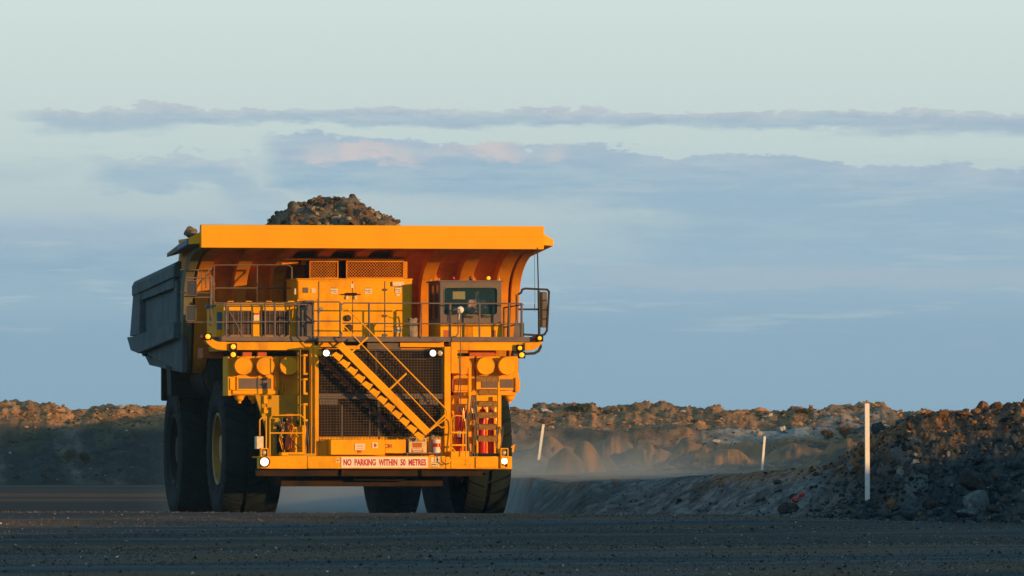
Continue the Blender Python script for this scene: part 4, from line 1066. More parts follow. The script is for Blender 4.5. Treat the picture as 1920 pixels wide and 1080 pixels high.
us = (np.concatenate([np.arange(845, 2110, 2.0), np.arange(2112, 3900, 12.0)]) - 960) / F
ysb = np.concatenate([np.arange(222, 262, .07), np.arange(262, 284, .14), np.arange(284, 300, .4), np.arange(300, 575, 1.1)])
UU, YY = np.meshgrid(us, ysb); XX = UU * YY
ZZ, px, t, (c1, r1, c2, r2, c3, r3) = bank(XX, YY)
f1 = fbm(XX / 2.4, YY / 3, 5, 61); f2 = fbm(XX / .5, YY / .6, 4, 63)
rough = sstep(1480, 1640, px)
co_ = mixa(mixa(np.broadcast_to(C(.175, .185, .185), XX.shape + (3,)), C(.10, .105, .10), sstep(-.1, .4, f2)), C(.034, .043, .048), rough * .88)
co_ = mixa(co_, BROWN, sstep(-.05, .35, f1) * (.25 + .35 * rough))
co_ = mixa(co_, C(.26, .13, .06), sstep(-.1, .35, fbm(XX / 1.6, YY / 2.5, 4, 66)) * (.04 + .75 * sstep(.55, .9, t)))  # sunlit patch along the bank top put into the soil colour
lum = np.clip(.65 + .9 * (r2 * (c2 > .25)) * .6 + .5 * (r3 - .4), .35, 2.0)
co_ = co_ * lum[..., None]
co_ = mixa(co_, C(.13, .14, .14), (r1 > .86) * (c1 > .3) * .6 * rough)
farb = sstep(268, 300, YY); co_ = mixa(co_, mixa(np.broadcast_to(C(.27, .15, .07), XX.shape + (3,)), C(.085, .085, .075), sstep(-.1, .2, fbm(XX / 1.4, YY / 6, 5, 71))), farb * .9)
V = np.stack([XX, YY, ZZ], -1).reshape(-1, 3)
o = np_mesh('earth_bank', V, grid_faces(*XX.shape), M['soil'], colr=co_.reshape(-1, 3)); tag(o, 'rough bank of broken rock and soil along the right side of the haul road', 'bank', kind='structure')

def on_bank(px, py, y0=190, y1=560):
    """where the sight line meets the bank, so that each stone sits on it"""
    ys = np.arange(y0, y1, .05); X = (px - 960) / F * ys; z = ZC + (HY - py) / F * ys
    b = bank(X, ys)[0]; hit = np.nonzero(z <= b)[0]
    i = hit[0] if len(hit) else int(np.argmin(z - b))
    return Vector((X[i], ys[i], b[i]))

# rubble on the bank
n = 9000
pxs = 1120 + 900 * rng.random(n) ** .75; yf = tab(pxs, PXF, YFT); dt = rng.random(n) ** 1.1 * 6.2 - .5; yy = yf + dt; xx = (pxs - 960) / F * yy
zz = bank(xx, yy)[0]; rg = sstep(1450, 1640, pxs)
sz = np.clip((.013 + .015 * rg) * np.exp(rng.normal(size=n) * .85), .007, .24) * .85
keep = rng.random(n) < .3 + .7 * rg; xx, yy, zz, sz, rg = xx[keep], yy[keep], zz[keep], sz[keep], rg[keep]; n = len(xx)
cc = np.clip(rng.normal(size=(n, 1)) * .45 + 1, .35, 2.4) * mixa(np.broadcast_to(C(.040, .052, .058), (n, 3)), C(.19, .105, .055), (rng.random(n) < .06 + .7 * sstep(2.8, 4.4, dt[keep])) * 1.0)  # upper stones coloured orange as if caught by the sun
lt = rng.random(n) < .02; cc[lt] = C(.20, .20, .19)
o = scatter('rubble', np.stack([xx, yy, zz + sz * .25], -1), sz, cc, S0, M['rock'], .75, 5); tag(o, 'loose stones and rubble covering the right hand bank', 'rubble', kind='stuff')

# --- far spoil banks, left and right of the truck, one chain of hills
HX = [-700, -200, 0, 25, 45, 55, 75, 90, 105, 120, 140, 165, 180, 210, 225, 240, 280, 310, 400, 700, 900, 960, 1000, 1040, 1062, 1075, 1100, 1110, 1120, 1180, 1190, 1240, 1270, 1290, 1300, 1320, 1370, 1400, 1440, 1465, 1490, 1520, 1550, 1580, 1600, 1640, 1655, 1665, 1690, 1720, 1800, 1920, 2300, 2700]
HP = [750, 758, 763, 761, 766, 763, 765, 759, 765, 770, 771, 768, 763, 763, 767, 769, 768, 766, 770, 772, 770, 767, 769, 770, 768, 766, 767, 768, 776, 775, 772, 775, 771, 771, 777, 779, 776, 777, 782, 781, 771, 773, 771, 769, 773, 768, 767, 772, 781, 779, 770, 766, 764, 760]
def hills(u, Yv):
    px = 960 + F * u; X = u * Yv
    foot = tab(px, [400, 950], [700, 545]); wd = tab(px, [400, 900], [11, 42]); top = foot + wd
    zt = ZC + (HY - tab(px, HX, HP)) / F * top; zb = tab(px, [400, 900], [.36, 1.2])
    zt = zt + .55 * fbm(X / 7.5, X * 0 + 3.3, 4, 57)
    t = np.clip((Yv - foot) / wd, -.3, 1)
    rs_ = tab(px, [400, 900], [0, 1])
    ledge = sstep(0, .22, t) * .34 + sstep(.36, .62, t + .10 * fbm(X / 6, Yv / 18, 3, 7)) * .34 + sstep(.72, 1.0, t) * .32
    prof = np.clip(t, 0, 1) * (1 - rs_) + ledge * rs_
    dn = np.clip(Yv - top, 0, 400)
    z = zb + (zt - zb) * prof - .02 * dn
    Yv = Yv * (1 + 1.6 * (1 - rs_))
    c1, r1 = cells(X / 1.1, Yv / 1.6, 33); c2, r2 = cells(X / .45, Yv / .7, 35)
    nz = .42 * fbm(X / 3.2, Yv / 6, 5, 43) + .30 * (ridged(X / .8, Yv / 1.6, 4, 45) - .6) + .34 * c1 * r1 * (r1 > .35) + .14 * c2 * r2 + .16 * (ridged((X + Yv * .25) / 1.5, (Yv - X * 2.2) / 16, 3, 47) - .5) * (1 - rs_)
    k = np.clip(t * 4, 0, 1)
    return z + nz * k * (.45 + .55 * sstep(.5, 1, t)) - .4 * (1 - np.clip(t * 6 + 1, 0, 1)), X, px, t, f_(c1, r1, c2, r2)
def f_(*a): return a
us = np.concatenate([(np.arange(-700, -60, 16.0) - 960) / F, (np.arange(-60, 1980, 2.6) - 960) / F, (np.arange(1980, 2700, 16.0) - 960) / F])
ysb = np.concatenate([np.arange(535, 612, .8), np.arange(612, 694, 3.0), np.arange(694, 722, .35), np.arange(722, 900, 8.0)])
UU, YY = np.meshgrid(us, ysb)
ZZ, XX, px, t, (c1, r1, c2, r2) = hills(UU, YY)
rs_ = tab(px, [400, 900], [0, 1])
f1 = fbm(XX / 5, YY / 12, 5, 81); f2 = fbm(XX / 1.3, YY / 3, 4, 83); f3 = fbm((XX + YY * .25) / 2.2, (YY - XX * 2.2) / 20, 4, 85)
co_ = mixa(np.broadcast_to(C(.020, .034, .040), XX.shape + (3,)), C(.070, .070, .062), sstep(-.1, .4, f3) * (1 - rs_) + sstep(-.15, .3, f2) * rs_)  # dark blue base carries the shade of the left slope
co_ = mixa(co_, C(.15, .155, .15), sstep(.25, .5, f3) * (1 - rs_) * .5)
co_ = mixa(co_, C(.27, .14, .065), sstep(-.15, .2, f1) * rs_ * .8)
co_ = mixa(co_, C(.36, .20, .09), sstep(.66, .85, t) * (.85 - .2 * rs_))  # low sun on the crest painted in as orange
veg = sstep(.15, .4, fbm(XX / 2.6, YY / 6, 4, 99)) * sstep(.2, .5, t); co_ = mixa(co_, C(.055, .06, .03), veg * .5)
vein = np.exp(-((px - 1445) / 115) ** 4) * sstep(.42, .52, t + .07 * f2 - (px - 1445) * .0006) * (1 - sstep(.66, .76, t + .07 * f2 - (px - 1445) * .0006))
co_ = mixa(co_, C(.30, .295, .27), vein * .85)
vein2 = np.exp(-((px - 1600) / 70) ** 4) * sstep(.74, .8, t + .05 * f2) * (1 - sstep(.9, .96, t)); co_ = mixa(co_, C(.24, .24, .22), vein2 * .7)
co_ = co_ * np.clip(.7 + .7 * r1 * (c1 > .2) + .3 * (r2 - .5), .4, 1.8)[..., None]
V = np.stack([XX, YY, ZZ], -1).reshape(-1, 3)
o = np_mesh('hills', V, grid_faces(*XX.shape), M['farsoil'], colr=co_.reshape(-1, 3)); tag(o, 'far chain of overburden dumps with crest tinted sunlit orange', 'hill', kind='structure')
def hill_at(px, Yv): return hills((np.asarray(px) - 960) / F, Yv)[0]
n = 6500
pxs = rng.uniform(-60, 1980, n); rr_ = tab(pxs, [400, 900], [0, 1]); foot = tab(pxs, [400, 950], [700, 545]); wd = tab(pxs, [400, 900], [11, 42])
tt = np.where(rng.random(n) < .6, rng.uniform(.78, 1.04, n), rng.uniform(.05, 1, n)); yy = foot + wd * tt; xx = (pxs - 960) / F * yy
zz = hill_at(pxs, yy); sz = np.clip(.075 * np.exp(rng.normal(size=n) * .65), .04, .42)
cc = np.clip(rng.normal(size=(n, 1)) * .4 + 1, .4, 2) * mixa(mixa(np.broadcast_to(C(.05, .058, .058), (n, 3)), C(.26, .145, .07), (tt > .7) * .9), C(.30, .29, .26), (rng.random(n) < .06) * .8)  # crest rocks share the painted sunlit orange
o = scatter('rocks', np.stack([xx, yy, zz + sz * .05], -1), sz, cc, rock_shapes(8, 15, 1), M['rock'], .6, 19); tag(o, 'broken rocks strewn along the crest and slopes of the far dumps', 'rocks', kind='stuff')
def on_hill(px, py):
    ys = np.arange(536, 800, .1); u = np.full(ys.shape, (px - 960) / F); z = ZC + (HY - py) / F * ys
    b = hills(u, ys)[0]; hit = np.nonzero(z <= b)[0]; i = hit[0] if len(hit) else int(np.argmin(z - b))
    return Vector((u[i] * ys[i], ys[i], b[i]))

# --- the dump behind and right of the camera whose shadow lies over the road
ysr = np.arange(-260, 760, 1.5); cs_ = np.linspace(-1, 1, 41)
A, B = np.meshgrid(cs_, ysr)
H = tab(B, [-260, -200, 0, 60, 120, 155, 186, 198, 208, 217, 240, 330, 470, 500, 565, 590, 690, 730, 760], [0, 6, 7.0, 6.6, 6.4, 6.2, 6.0, 5.7, 5.5, 5.65, 5.65, 5.8, 8.0, 9.2, 9.4, 16.0, 16.3, 12, 0])
cxr = tab(B, [0, 330, 450, 700], [45, 45, 68, 68]); wd = np.maximum(H * 1.5, 2) + 1
XX = cxr + A * wd; ZZ = -1.05 + (H + 1.05) * np.clip(1 - np.abs(A), 0, 1) ** .9
ZZ = ZZ + (.55 * fbm(XX / 5, B / 5, 5, 3) + .12 * fbm(XX / 3.0, B / 3.5, 3, 4)) * (1 - np.abs(A)) * np.clip(H / 6, 0, 1)
co_ = mixa(np.broadcast_to(BROWN, XX.shape + (3,)), RUST, sstep(-.2, .4, fbm(XX / 4, B / 6, 4, 8)) * .6)
o = np_mesh('hill', np.stack([XX, B, ZZ], -1).reshape(-1, 3), grid_faces(*XX.shape), M['farsoil'], colr=co_.reshape(-1, 3)); tag(o, 'long spoil heap beside the haul road casting the evening shade', 'hill', kind='structure')

# ================================================================== LOAD AND BOULDERS
n1, n2 = 150, 64
lx = np.linspace(-4.2, 4.2, n1); ly = np.linspace(2.4, 11.6, n2)
AX, AY = np.meshgrid(lx, ly)
pxk, cyk = .10, 5.0
dist = np.sqrt(((AX - .12) / 1.0) ** 2 + ((AY - cyk) / 1.35) ** 2)
prof = tab(dist, [0, .35, .8, 1.3, 1.9, 2.3, 4.4, 7], [8.66, 8.60, 8.40, 8.12, 7.75, 7.55, 6.45, 5.6])
c1, r1 = cells(AX / .55, AY / .55, 3); c2, r2 = cells(AX / .22, AY / .22, 6)
prof = prof + .26 * fbm(AX / .8, AY / .8, 5, 12) + .34 * c1 * (r1 > .5) * r1 + .10 * c2 * r2
cl = mixa(np.broadcast_to(C(.12, .075, .045), AX.shape + (3,)), C(.20, .16, .11), sstep(-.1, .4, fbm(AX / .6, AY / .6, 4, 55))) * (.6 + .7 * r1)[..., None]
heap = empty('rock_load', W((0, 5, 6.0)), YAW); tag(heap, 'heaped load of brown broken rock showing above the canopy of the truck', 'rock load')
hm = np_mesh('heap', np.stack([AX, AY - 5, prof - 6.0], -1).reshape(-1, 3), grid_faces(*AX.shape), M['rock'], parent=heap, colr=cl.reshape(-1, 3))
n = 2600; a = rng.random(n) * 2 * np.pi; r = 3.2 * np.sqrt(rng.random(n)); hx = .12 + r * np.cos(a); hy = cyk + r * 1.3 * np.sin(a)
ok = (hy > 2.5) & (hy < 11) & (np.abs(hx) < 4.1); hx, hy = hx[ok], hy[ok]; n = len(hx)
hz = np.array([prof[np.abs(ly - q).argmin(), np.abs(lx - p).argmin()] for p, q in zip(hx, hy)])
sz = np.clip(.035 * np.exp(rng.normal(size=n) * .75), .012, .13); cc = np.clip(rng.normal(size=(n, 1)) * .35 + 1, .4, 2) * mixa(np.broadcast_to(C(.11, .065, .04), (n, 3)), C(.20, .17, .12), rng.random(n))
sm = scatter('loose_stones', np.stack([hx, hy - 5, hz - 6.0 + sz * .3], -1), sz, cc, S1, M['rock'], .8, 9); sm.parent = heap; sm['kind'] = 'stuff'

def boulder(name, loc, sx_, sy_, sz_, col, seed, label, cat='boulder', rz=0.0, cuts=9, sub=4, ry=0.0, sink=.25, group=None):
    import bmesh
    r_ = np.random.default_rng(seed); bm = bmesh.new(); bmesh.ops.create_icosphere(bm, subdivisions=sub, radius=1)
    v = np.array([q.co[:] for q in bm.verts]); f = np.array([[q.index for q in p.verts] for p in bm.faces]); bm.free()
    for _ in range(cuts):
        d = r_.normal(size=3); d /= np.linalg.norm(d); lim = r_.uniform(.5, .85); tt = v @ d; v = v - np.outer(np.clip(tt - lim, 0, None), d) * .92
    nz = fbm(v[:, 0] * 2.5 + seed, v[:, 1] * 2.5 + v[:, 2] * 1.7, 5, seed) * .10 + fbm(v[:, 0] * 9 + v[:, 2] * 5, v[:, 1] * 9 - v[:, 2] * 6, 3, seed + 3) * .03
    v = v * (1 + nz[:, None]); v = v / np.abs(v).max(0) * np.array([sx_, sy_, sz_])
    cb, sb = math.cos(ry), math.sin(ry); v = np.stack([v[:, 0] * cb + v[:, 2] * sb, v[:, 1], -v[:, 0] * sb + v[:, 2] * cb], -1)
    cc = np.array(col) * np.clip(1 + 1.2 * fbm(v[:, 0] * 4 / sx_, v[:, 1] * 4 / sy_ + v[:, 2] * 3 / sz_, 4, seed + 7), .5, 1.7)[:, None]
    o = np_mesh(name, v, f, M['rock'], colr=cc); o.location = loc + Vector((0, 0, sz_ * (1 - 2 * sink))); o.rotation_euler = (0, 0, rz)
    o.data.set_sharp_from_angle(angle=R(32)); tag(o, label, cat, group=group); return o
DK, GY, TN, BR = (.045, .042, .042), (.105, .125, .13), (.19, .135, .085), (.16, .085, .045)
def bb_(px, py, hw, hh, col, seed, label, sink=.25, ry=0, y0=190, y1=300, depth=1.0, group=None):
    p = on_bank(px, py + hh, y0, y1); k = p.y / F
    return boulder('boulder', p + Vector((0, hw * k * depth * .6, 0)), hw * k, hw * k * depth, hh * k, col, seed, label, ry=ry, sink=sink, group=group)
bb_(1829, 902, 31, 22, DK, 3, 'large dark undercut boulder halfway up the right bank, above a pale grey one', .05, .15)
bb_(1826, 938, 30, 26, GY, 4, 'pale grey pointed boulder low on the right bank under the dark boulder', .1, -.1)
bb_(1767, 775, 12, 10, BR, 6, 'small brown stone perched on the crest of the right bank', .1)
bb_(1806, 778, 19, 7, BR, 7, 'flat rusty slab lying tilted on the crest of the right bank', .0, .16)
bb_(1812, 963, 24, 9, GY, 8, 'low flat blue grey boulder at the foot of the bank below the pale boulder', .1)
bb_(1862, 955, 14, 10, DK, 9, 'small dark boulder right of the pale grey boulder at the bank foot', .1)
bb_(1745, 878 + 68, 15, 11, DK, 10, 'squat dark boulder left of the pale grey boulder on the lower bank', .1)
bb_(1688, 880, 11, 6, TN, 12, 'small tan stone on the bank slope just right of the near white post', .1)
bb_(1703, 812, 8, 6, TN, 13, 'small tan sunlit stone high on the bank right of the near white post', .1)
bb_(1602, 882, 15, 8, GY, 14, 'grey boulder on the bank slope left of the near white post', .1)
bb_(1480, 950, 22, 12, DK, 15, 'long dark boulder at the bank foot below the red plastic scrap', .15)
bb_(1190, 968, 13, 4, BR, 16, 'low reddish rock at the road edge right of the truck', .2)
bb_(1285, 966, 18, 5, DK, 18, 'long flat dark rock at the road edge below the middle mound', .2)
for k_, (px, py, hw, hh, cc_, lb_) in enumerate(((1841, 766, 14, 12, BR, 'leftmost and tallest of the four rounded boulders on the far mound at the right edge'), (1865, 768, 13, 11, DK, 'second from left of the four rounded boulders on the far mound at the right edge'),
                       (1890, 768, 12, 11, DK, 'third from left of the four rounded boulders on the far mound at the right edge'), (1915, 771, 11, 10, BR, 'rightmost of the four rounded boulders on the far mound at the right edge'))):
    d = 262.0; boulder('boulder', Vector(((px - 960) / F * d, d, ZC + (HY - py - hh - 3) / F * d)), hw / F * d, hw / F * d, (hh + 3) / F * d, cc_, 21 + k_, lb_, sink=0, group='rounded boulders on the far mound')
for k_, (px, py, hw, hh, lb_) in enumerate(((1466, 803, 10, 8, 'bright pale boulder on the white rock vein left of the far mound'), (1422, 812, 8, 6, 'pale boulder above the leaning far post in the white rock vein'), (1342, 828, 9, 5, 'lowest pale boulder at the left end of the white rock vein'))):
    p = on_hill(px, py + hh); kk = p.y / F; boulder('boulder', p, hw * kk, hw * kk, hh * kk, (.32, .32, .30), 41 + k_, lb_, sink=.1)
e_ = P(357, 447, -.6); boulder('boulder', W((e_[0], e_[1], e_[2])), .19, .25, .17, TN, 61, 'tan stone caught on the side lip of the truck canopy', sink=.02, rz=YAW)

# --- red scrap on the bank
p = on_bank(1497, 940); k = p.y / F
rs2 = empty('plastic_scrap', p); tag(rs2, 'torn red plastic scrap lying on the dark bank', 'plastic scrap')
for (dx, dz, rr_, nm_) in ((-7, 3, 7, 'crumple'), (6, 12, 6, 'crumple')):
    mb = MB(); mb.ball((dx * k, 0, dz * k), rr_ * k, 12, 8, .7)
    r_ = random.Random(int(dx)); mb.v = [(x * (1 + r_.uniform(-.12, .12)) , y + r_.uniform(-.02, .02), z + r_.uniform(-.015, .015)) for x, y, z in mb.v]; mb.build(nm_, M['red'], rs2)
mb = MB(); mb.tube((-5 * k, 0, 4 * k), (5 * k, 0, 10 * k), .03, 8, .02); mb.build('strip', M['red'], rs2)

# ================================================================== POSTS
def post(px0, py0, px1, py1, w, p, label, grp='white marker posts along the road'):
    k = p.y / F; hgt = (py0 - py1) * k; dx = (px1 - px0) * k
    e = empty('marker_post', p, R(8)); tag(e, label, 'marker post', grp)
    mb = MB(); a = w * k / 2; b = a * .55; z0 = -.35; s_ = dx / hgt
    mb.add([(x + (s_ * z), y, z) for z in (z0, hgt) for x, y in ((-a, -b), (a, -b), (a, b), (-a, b))], [(0, 3, 2, 1), (4, 5, 6, 7), (0, 1, 5, 4), (1, 2, 6, 5), (2, 3, 7, 6), (3, 0, 4, 7)])
    mb.build('stake', M['white'], e, .004)
    return e
pp = Vector(((1626.5 - 960) / F * 176, 176.0, 0)); 
pb = on_bank(1626.5, 937); post(1627, 937, 1626, 757, 8.6, pb, 'tall upright white wooden marker post on the bank, nearest of three')
mb = MB()
pb = on_bank(1429, 880, 262, 560); post(1429, 880, 1434, 818, 4.2, pb, 'short white post leaning slightly right, at the right end of the orange mound')
pb = on_bank(1010, 862, 300, 560); post(1009, 862, 1018, 796, 4.8, pb, 'white marker post leaning right, on the dusty mound just right of the truck')

# ================================================================== SHRUBS
M['leaf'] = simple('dry_leaf', (.060, .070, .030), .9, c2=(.035, .045, .022), scale=3); M['leaf2'] = simple('dead_leaf', (.17, .095, .045), .9, c2=(.10, .06, .03), scale=3); M['twig'] = simple('twig', (.08, .06, .045), .9)
def shrub(p, w_, h_, mat, seed, label, nl=900, leaf=.07, group=None):
    r_ = np.random.default_rng(seed); e = empty('shrub', p); tag(e, label, 'shrub', group)
    mb = MB()
    tips = []
    for k in range(9):
        a = r_.uniform(0, 6.28); rr_ = r_.uniform(.2, .75); t_ = Vector((w_ * rr_ * math.cos(a), w_ * rr_ * math.sin(a), h_ * r_.uniform(.5, .9))); m_ = t_ * .5 + Vector((0, 0, .12 * h_))
        mb.tube((0, 0, -.1), m_, .035, 5, .02); mb.tube(m_, t_, .02, 5, .008); tips.append(t_)
    mb.build('stem', M['twig'], e)
    c = r_.normal(size=(nl, 3)); c /= np.linalg.norm(c, axis=1)[:, None]; c *= (r_.random((nl, 1)) ** .4)
    cl_ = np.array([tips[i][:] for i in r_.integers(0, len(tips), nl)])
    q = cl_ * .75 + c * np.array([w_ * .42, w_ * .42, h_ * .32]); q[:, 2] = np.abs(q[:, 2])
    a = r_.normal(size=(nl, 3)); a /= np.linalg.norm(a, axis=1)[:, None]; b = np.cross(a, r_.normal(size=(nl, 3))); b /= np.linalg.norm(b, axis=1)[:, None]
    s_ = leaf * r_.uniform(.6, 1.4, (nl, 1)); V = np.stack([q - a * s_, q + b * s_ * .5, q + a * s_, q - b * s_ * .5], 1).reshape(-1, 3)
    np_mesh('foliage', V, np.arange(nl * 4).reshape(-1, 4), mat, parent=e, smooth=False); return e
for (px, py, hw, h, mt, sd, lb) in ((1072, 772, 14, 11, 'leaf', 1, 'dark shrub on the far crest just above the leaning post by the truck'), (1096, 771, 17, 16, 'leaf', 2, 'largest dark shrub on the far crest right of the truck'),
                          (1141, 777, 12, 7, 'leaf', 3, 'low dark shrub on the far crest, right of the largest one'), (1508, 775, 18, 8, 'leaf', 4, 'flat dark shrub on the far crest above the white rock vein'),
                          (1552, 824, 13, 20, 'leaf2', 5, 'round rusty dead bush on the far slope, upper left of its cluster'), (1584, 822, 13, 24, 'leaf2', 6, 'tallest rusty dead bush on the far slope left of the near white post'),
                          (1566, 852, 13, 16, 'leaf2', 7, 'rusty dead bush low in the dip behind the right bank'), (1530, 862, 12, 14, 'leaf2', 8, 'lowest rusty dead bush behind the bench of the right bank'),
                          (128, 868, 17, 26, 'leaf', 9, 'olive bush on the shaded left dump, left of a slimmer one'), (158, 868, 12, 20, 'leaf', 10, 'slim olive bush on the shaded left dump, right of the rounder one')):
    p = on_hill(px, py); k = p.y / F; shrub(p, hw * k * 1.1, h * k, M[mt], sd, lb, 1300, .06)
# ================================================================== CAMERA, LIGHT, SKY
cam = bpy.data.cameras.new('camera'); co = bpy.data.objects.new('camera', cam); COL.objects.link(co)
co.location = (0, 0, ZC); co.rotation_euler = (R(90), 0, 0)
cam.sensor_width = 36; cam.lens = F / 1920 * 36; cam.shift_y = (HY - 540) / 1920; cam.clip_start = 1; cam.clip_end = 20000
SC.camera = co
SC.view_settings.view_transform = 'Standard'; SC.view_settings.look = 'None'; SC.view_settings.exposure = 0; SC.view_settings.gamma = 1

EL = R(5.0); AZ = R(50.0)                     # sun: low, over the viewer's right shoulder
sv = Vector((math.sin(AZ) * math.cos(EL), -math.cos(AZ) * math.cos(EL), math.sin(EL)))
sun = bpy.data.lights.new('sun', 'SUN'); sun.energy = 5.0; sun.angle = R(.5); sun.color = (1, .53, .16)
so = bpy.data.objects.new('sun', sun); COL.objects.link(so); so.rotation_euler = sv.to_track_quat('Z', 'Y').to_euler(); so.location = (60, -40, 80)

w = bpy.data.worlds.new('World'); SC.world = w; w.use_nodes = True; nt = w.node_tree; nt.nodes.clear()
def N(t, **k):
    n = nt.nodes.new(t)
    for a, b in k.items(): setattr(n, a, b)
    return n
def mth(op, a, b=None, c=None, clamp=False):
    n = N('ShaderNodeMath', operation=op, use_clamp=clamp)
    for i, q in enumerate((a, b, c)):
        if q is None: continue
        if isinstance(q, (int, float)): n.inputs[i].default_value = q
        else: nt.links.new(q, n.inputs[i])
    return n.outputs[0]
def smooth(v, a, b):
    n = N('ShaderNodeMapRange', interpolation_type='SMOOTHSTEP'); nt.links.new(v, n.inputs[0]); n.inputs[1].default_value = a; n.inputs[2].default_value = b; return n.outputs[0]
def mixc(f, a, b):
    n = N('ShaderNodeMix', data_type='RGBA')
    if isinstance(f, float): n.inputs[0].default_value = f
    else: nt.links.new(f, n.inputs[0])
    for i, q in ((6, a), (7, b)):
        if isinstance(q, tuple): n.inputs[i].default_value = (*q, 1)
        else: nt.links.new(q, n.inputs[i])
    return n.outputs[2]
out = N('ShaderNodeOutputWorld'); bg = N('ShaderNodeBackground'); bg.inputs['Strength'].default_value = 1.0
nt.links.new(bg.outputs[0], out.inputs[0])
sky = N('ShaderNodeTexSky', sky_type='NISHITA'); sky.sun_disc = False; sky.sun_elevation = EL
sky.sun_rotation = math.atan2(sv.x, sv.y); sky.air_density = 1.0; sky.dust_density = .6; sky.ozone_density = 2.0
tc = N('ShaderNodeTexCoord'); sep = N('ShaderNodeSeparateXYZ'); nt.links.new(tc.outputs['Generated'], sep.inputs[0])
X_, Y_, Z_ = sep.outputs
azm = mth('MULTIPLY', mth('ARCTAN2', X_, Y_), F)          # photo-pixel sized units of angle, 0 straight ahead
ele = mth('MULTIPLY', mth('ARCSINE', Z_), F)              # 0 at the horizon
def noise(sx_, sy_, scale, det=6, rough=.55, seed=0.0):
    cb = N('ShaderNodeCombineXYZ'); nt.links.new(mth('MULTIPLY', azm, sx_), cb.inputs[0]); nt.links.new(mth('MULTIPLY', ele, sy_), cb.inputs[1]); cb.inputs[2].default_value = seed
    n = N('ShaderNodeTexNoise'); n.inputs['Scale'].default_value = scale; n.inputs['Detail'].default_value = det; n.inputs['Roughness'].default_value = rough
    nt.links.new(cb.outputs[0], n.inputs['Vector']); return mth('SUBTRACT', n.outputs['Fac'], .5)
# clear air: blue at the horizon, pale green above it, then the Sky Texture's own blue
cr = N('ShaderNodeValToRGB'); nt.links.new(mth('DIVIDE', ele, 1000.0, clamp=True), cr.inputs[0])
e = cr.color_ramp.elements; e[0].position = 0; e[0].color = (.252, .392, .505, 1); e[1].position = .93; e[1].color = (.645, .76, .728, 1)
for p, c in ((.14, (.25, .40, .525)), (.27, (.262, .415, .54)), (.37, (.36, .51, .60)), (.50, (.46, .575, .607)), (.62, (.545, .66, .655)), (.78, (.60, .715, .69))):
    q = e.new(p); q.color = (*c, 1)
col = cr.outputs[0]
nskyc = N('ShaderNodeVectorMath', operation='SCALE'); nt.links.new(sky.outputs[0], nskyc.inputs[0]); nskyc.inputs['Scale'].default_value = .10
CLOUDS = __import__('json').loads('''[]''')
nb = noise(1 / 240., 1 / 60., 1.0, 9, .62, 3.1); nb2 = noise(1 / 75., 1 / 26., 1.0, 9, .68, 8.4); nb3 = noise(1 / 24., 1 / 11., 1.0, 6, .7, 4.4)
fine = mth('ADD', mth('MULTIPLY', nb, 95.0), mth('ADD', mth('MULTIPLY', nb2, 80.0), mth('MULTIPLY', nb3, 26.0)))
body = mth('ADD', .86, mth('MULTIPLY', noise(1 / 150., 1 / 22., 1.0, 8, .65, 21.0), 1.6), clamp=True)
def cloud(a0, a1, lo, hi, soft, amp, asoft, tilt=0.0, puff=1.0):
    """long bank between azimuths a0..a1 and heights lo..hi (pixels of angle)"""
    el = mth('ADD', ele, mth('MULTIPLY', azm, tilt))
    top = mth('ADD', el, mth('MULTIPLY', fine, amp)); bot = mth('ADD', el, mth('ADD', mth('MULTIPLY', nb, 95.0 * amp), mth('MULTIPLY', nb2, 50.0 * amp)))
    az2 = mth('ADD', azm, mth('ADD', mth('MULTIPLY', nb, asoft * 3.0), mth('MULTIPLY', nb2, asoft * 2.0)))
    m = mth('MULTIPLY', smooth(bot, lo - soft, lo + soft), mth('SUBTRACT', 1.0, smooth(top, hi - soft * .35 * puff, hi + soft * .35 * puff)))
    m = mth('MULTIPLY', m, mth('MULTIPLY', smooth(az2, a0 - asoft, a0 + asoft), mth('SUBTRACT', 1.0, smooth(az2, a1 - asoft, a1 + asoft))))
    m = mth('MULTIPLY', m, body)
    return m, smooth(top, lo + (hi - lo) * .35, hi)
BANKS = [  # a0, a1, lo, hi, soft, amp, asoft, tilt, puff, lower colour, upper colour, strength
    (60, 2600, 150, 400, 60, .7, 160, .0, 4, (.27, .42, .545), (.30, .44, .57), .7),
    (-1500, -570, 330, 478, 60, .45, 140, .0, 1.2, (.28, .43, .55), (.37, .49, .60), .95),
    (-450, 2600, 505, 616, 20, .8, 40, .045, .5, (.315, .468, .590), (.375, .49, .60), 1.0),
    (240, 2600, 370, 540, 36, .55, 150, .02, 2, (.312, .462, .580), (.32, .47, .585), .95),
    (-790, -490, 534, 594, 10, 1.1, 50, .0, .8, (.345, .49, .60), (.46, .545, .61), .9),
    (-560, -420, 228, 300, 22, .7, 30, .5, 1, (.345, .49, .60), (.38, .51, .60), .85),
    (-900, 2600, 652, 682, 7, .62, 60, .006, .7, (.37, .495, .59), (.50, .56, .61), 1.0),
    (-870, -640, 642, 668, 9, .6, 50, .0, .8, (.36, .49, .59), (.42, .53, .6), .8),
    (640, 1100, 628, 664, 9, .6, 80, .0, .8, (.35, .47, .58), (.41, .51, .6), .85),
    (-1200, -860, 548, 576, 12, .7, 60, .0, 2, (.40, .53, .60), (.44, .55, .61), .5),
]
for (a0, a1, lo, hi, sf, amp, asf, tilt, puff, cl, cu, k) in BANKS:
    m, v = cloud(a0, a1, lo, hi, sf, amp, asf, tilt, puff)
    col = mixc(mth('MULTIPLY', m, k), col, mixc(v, cl, cu))
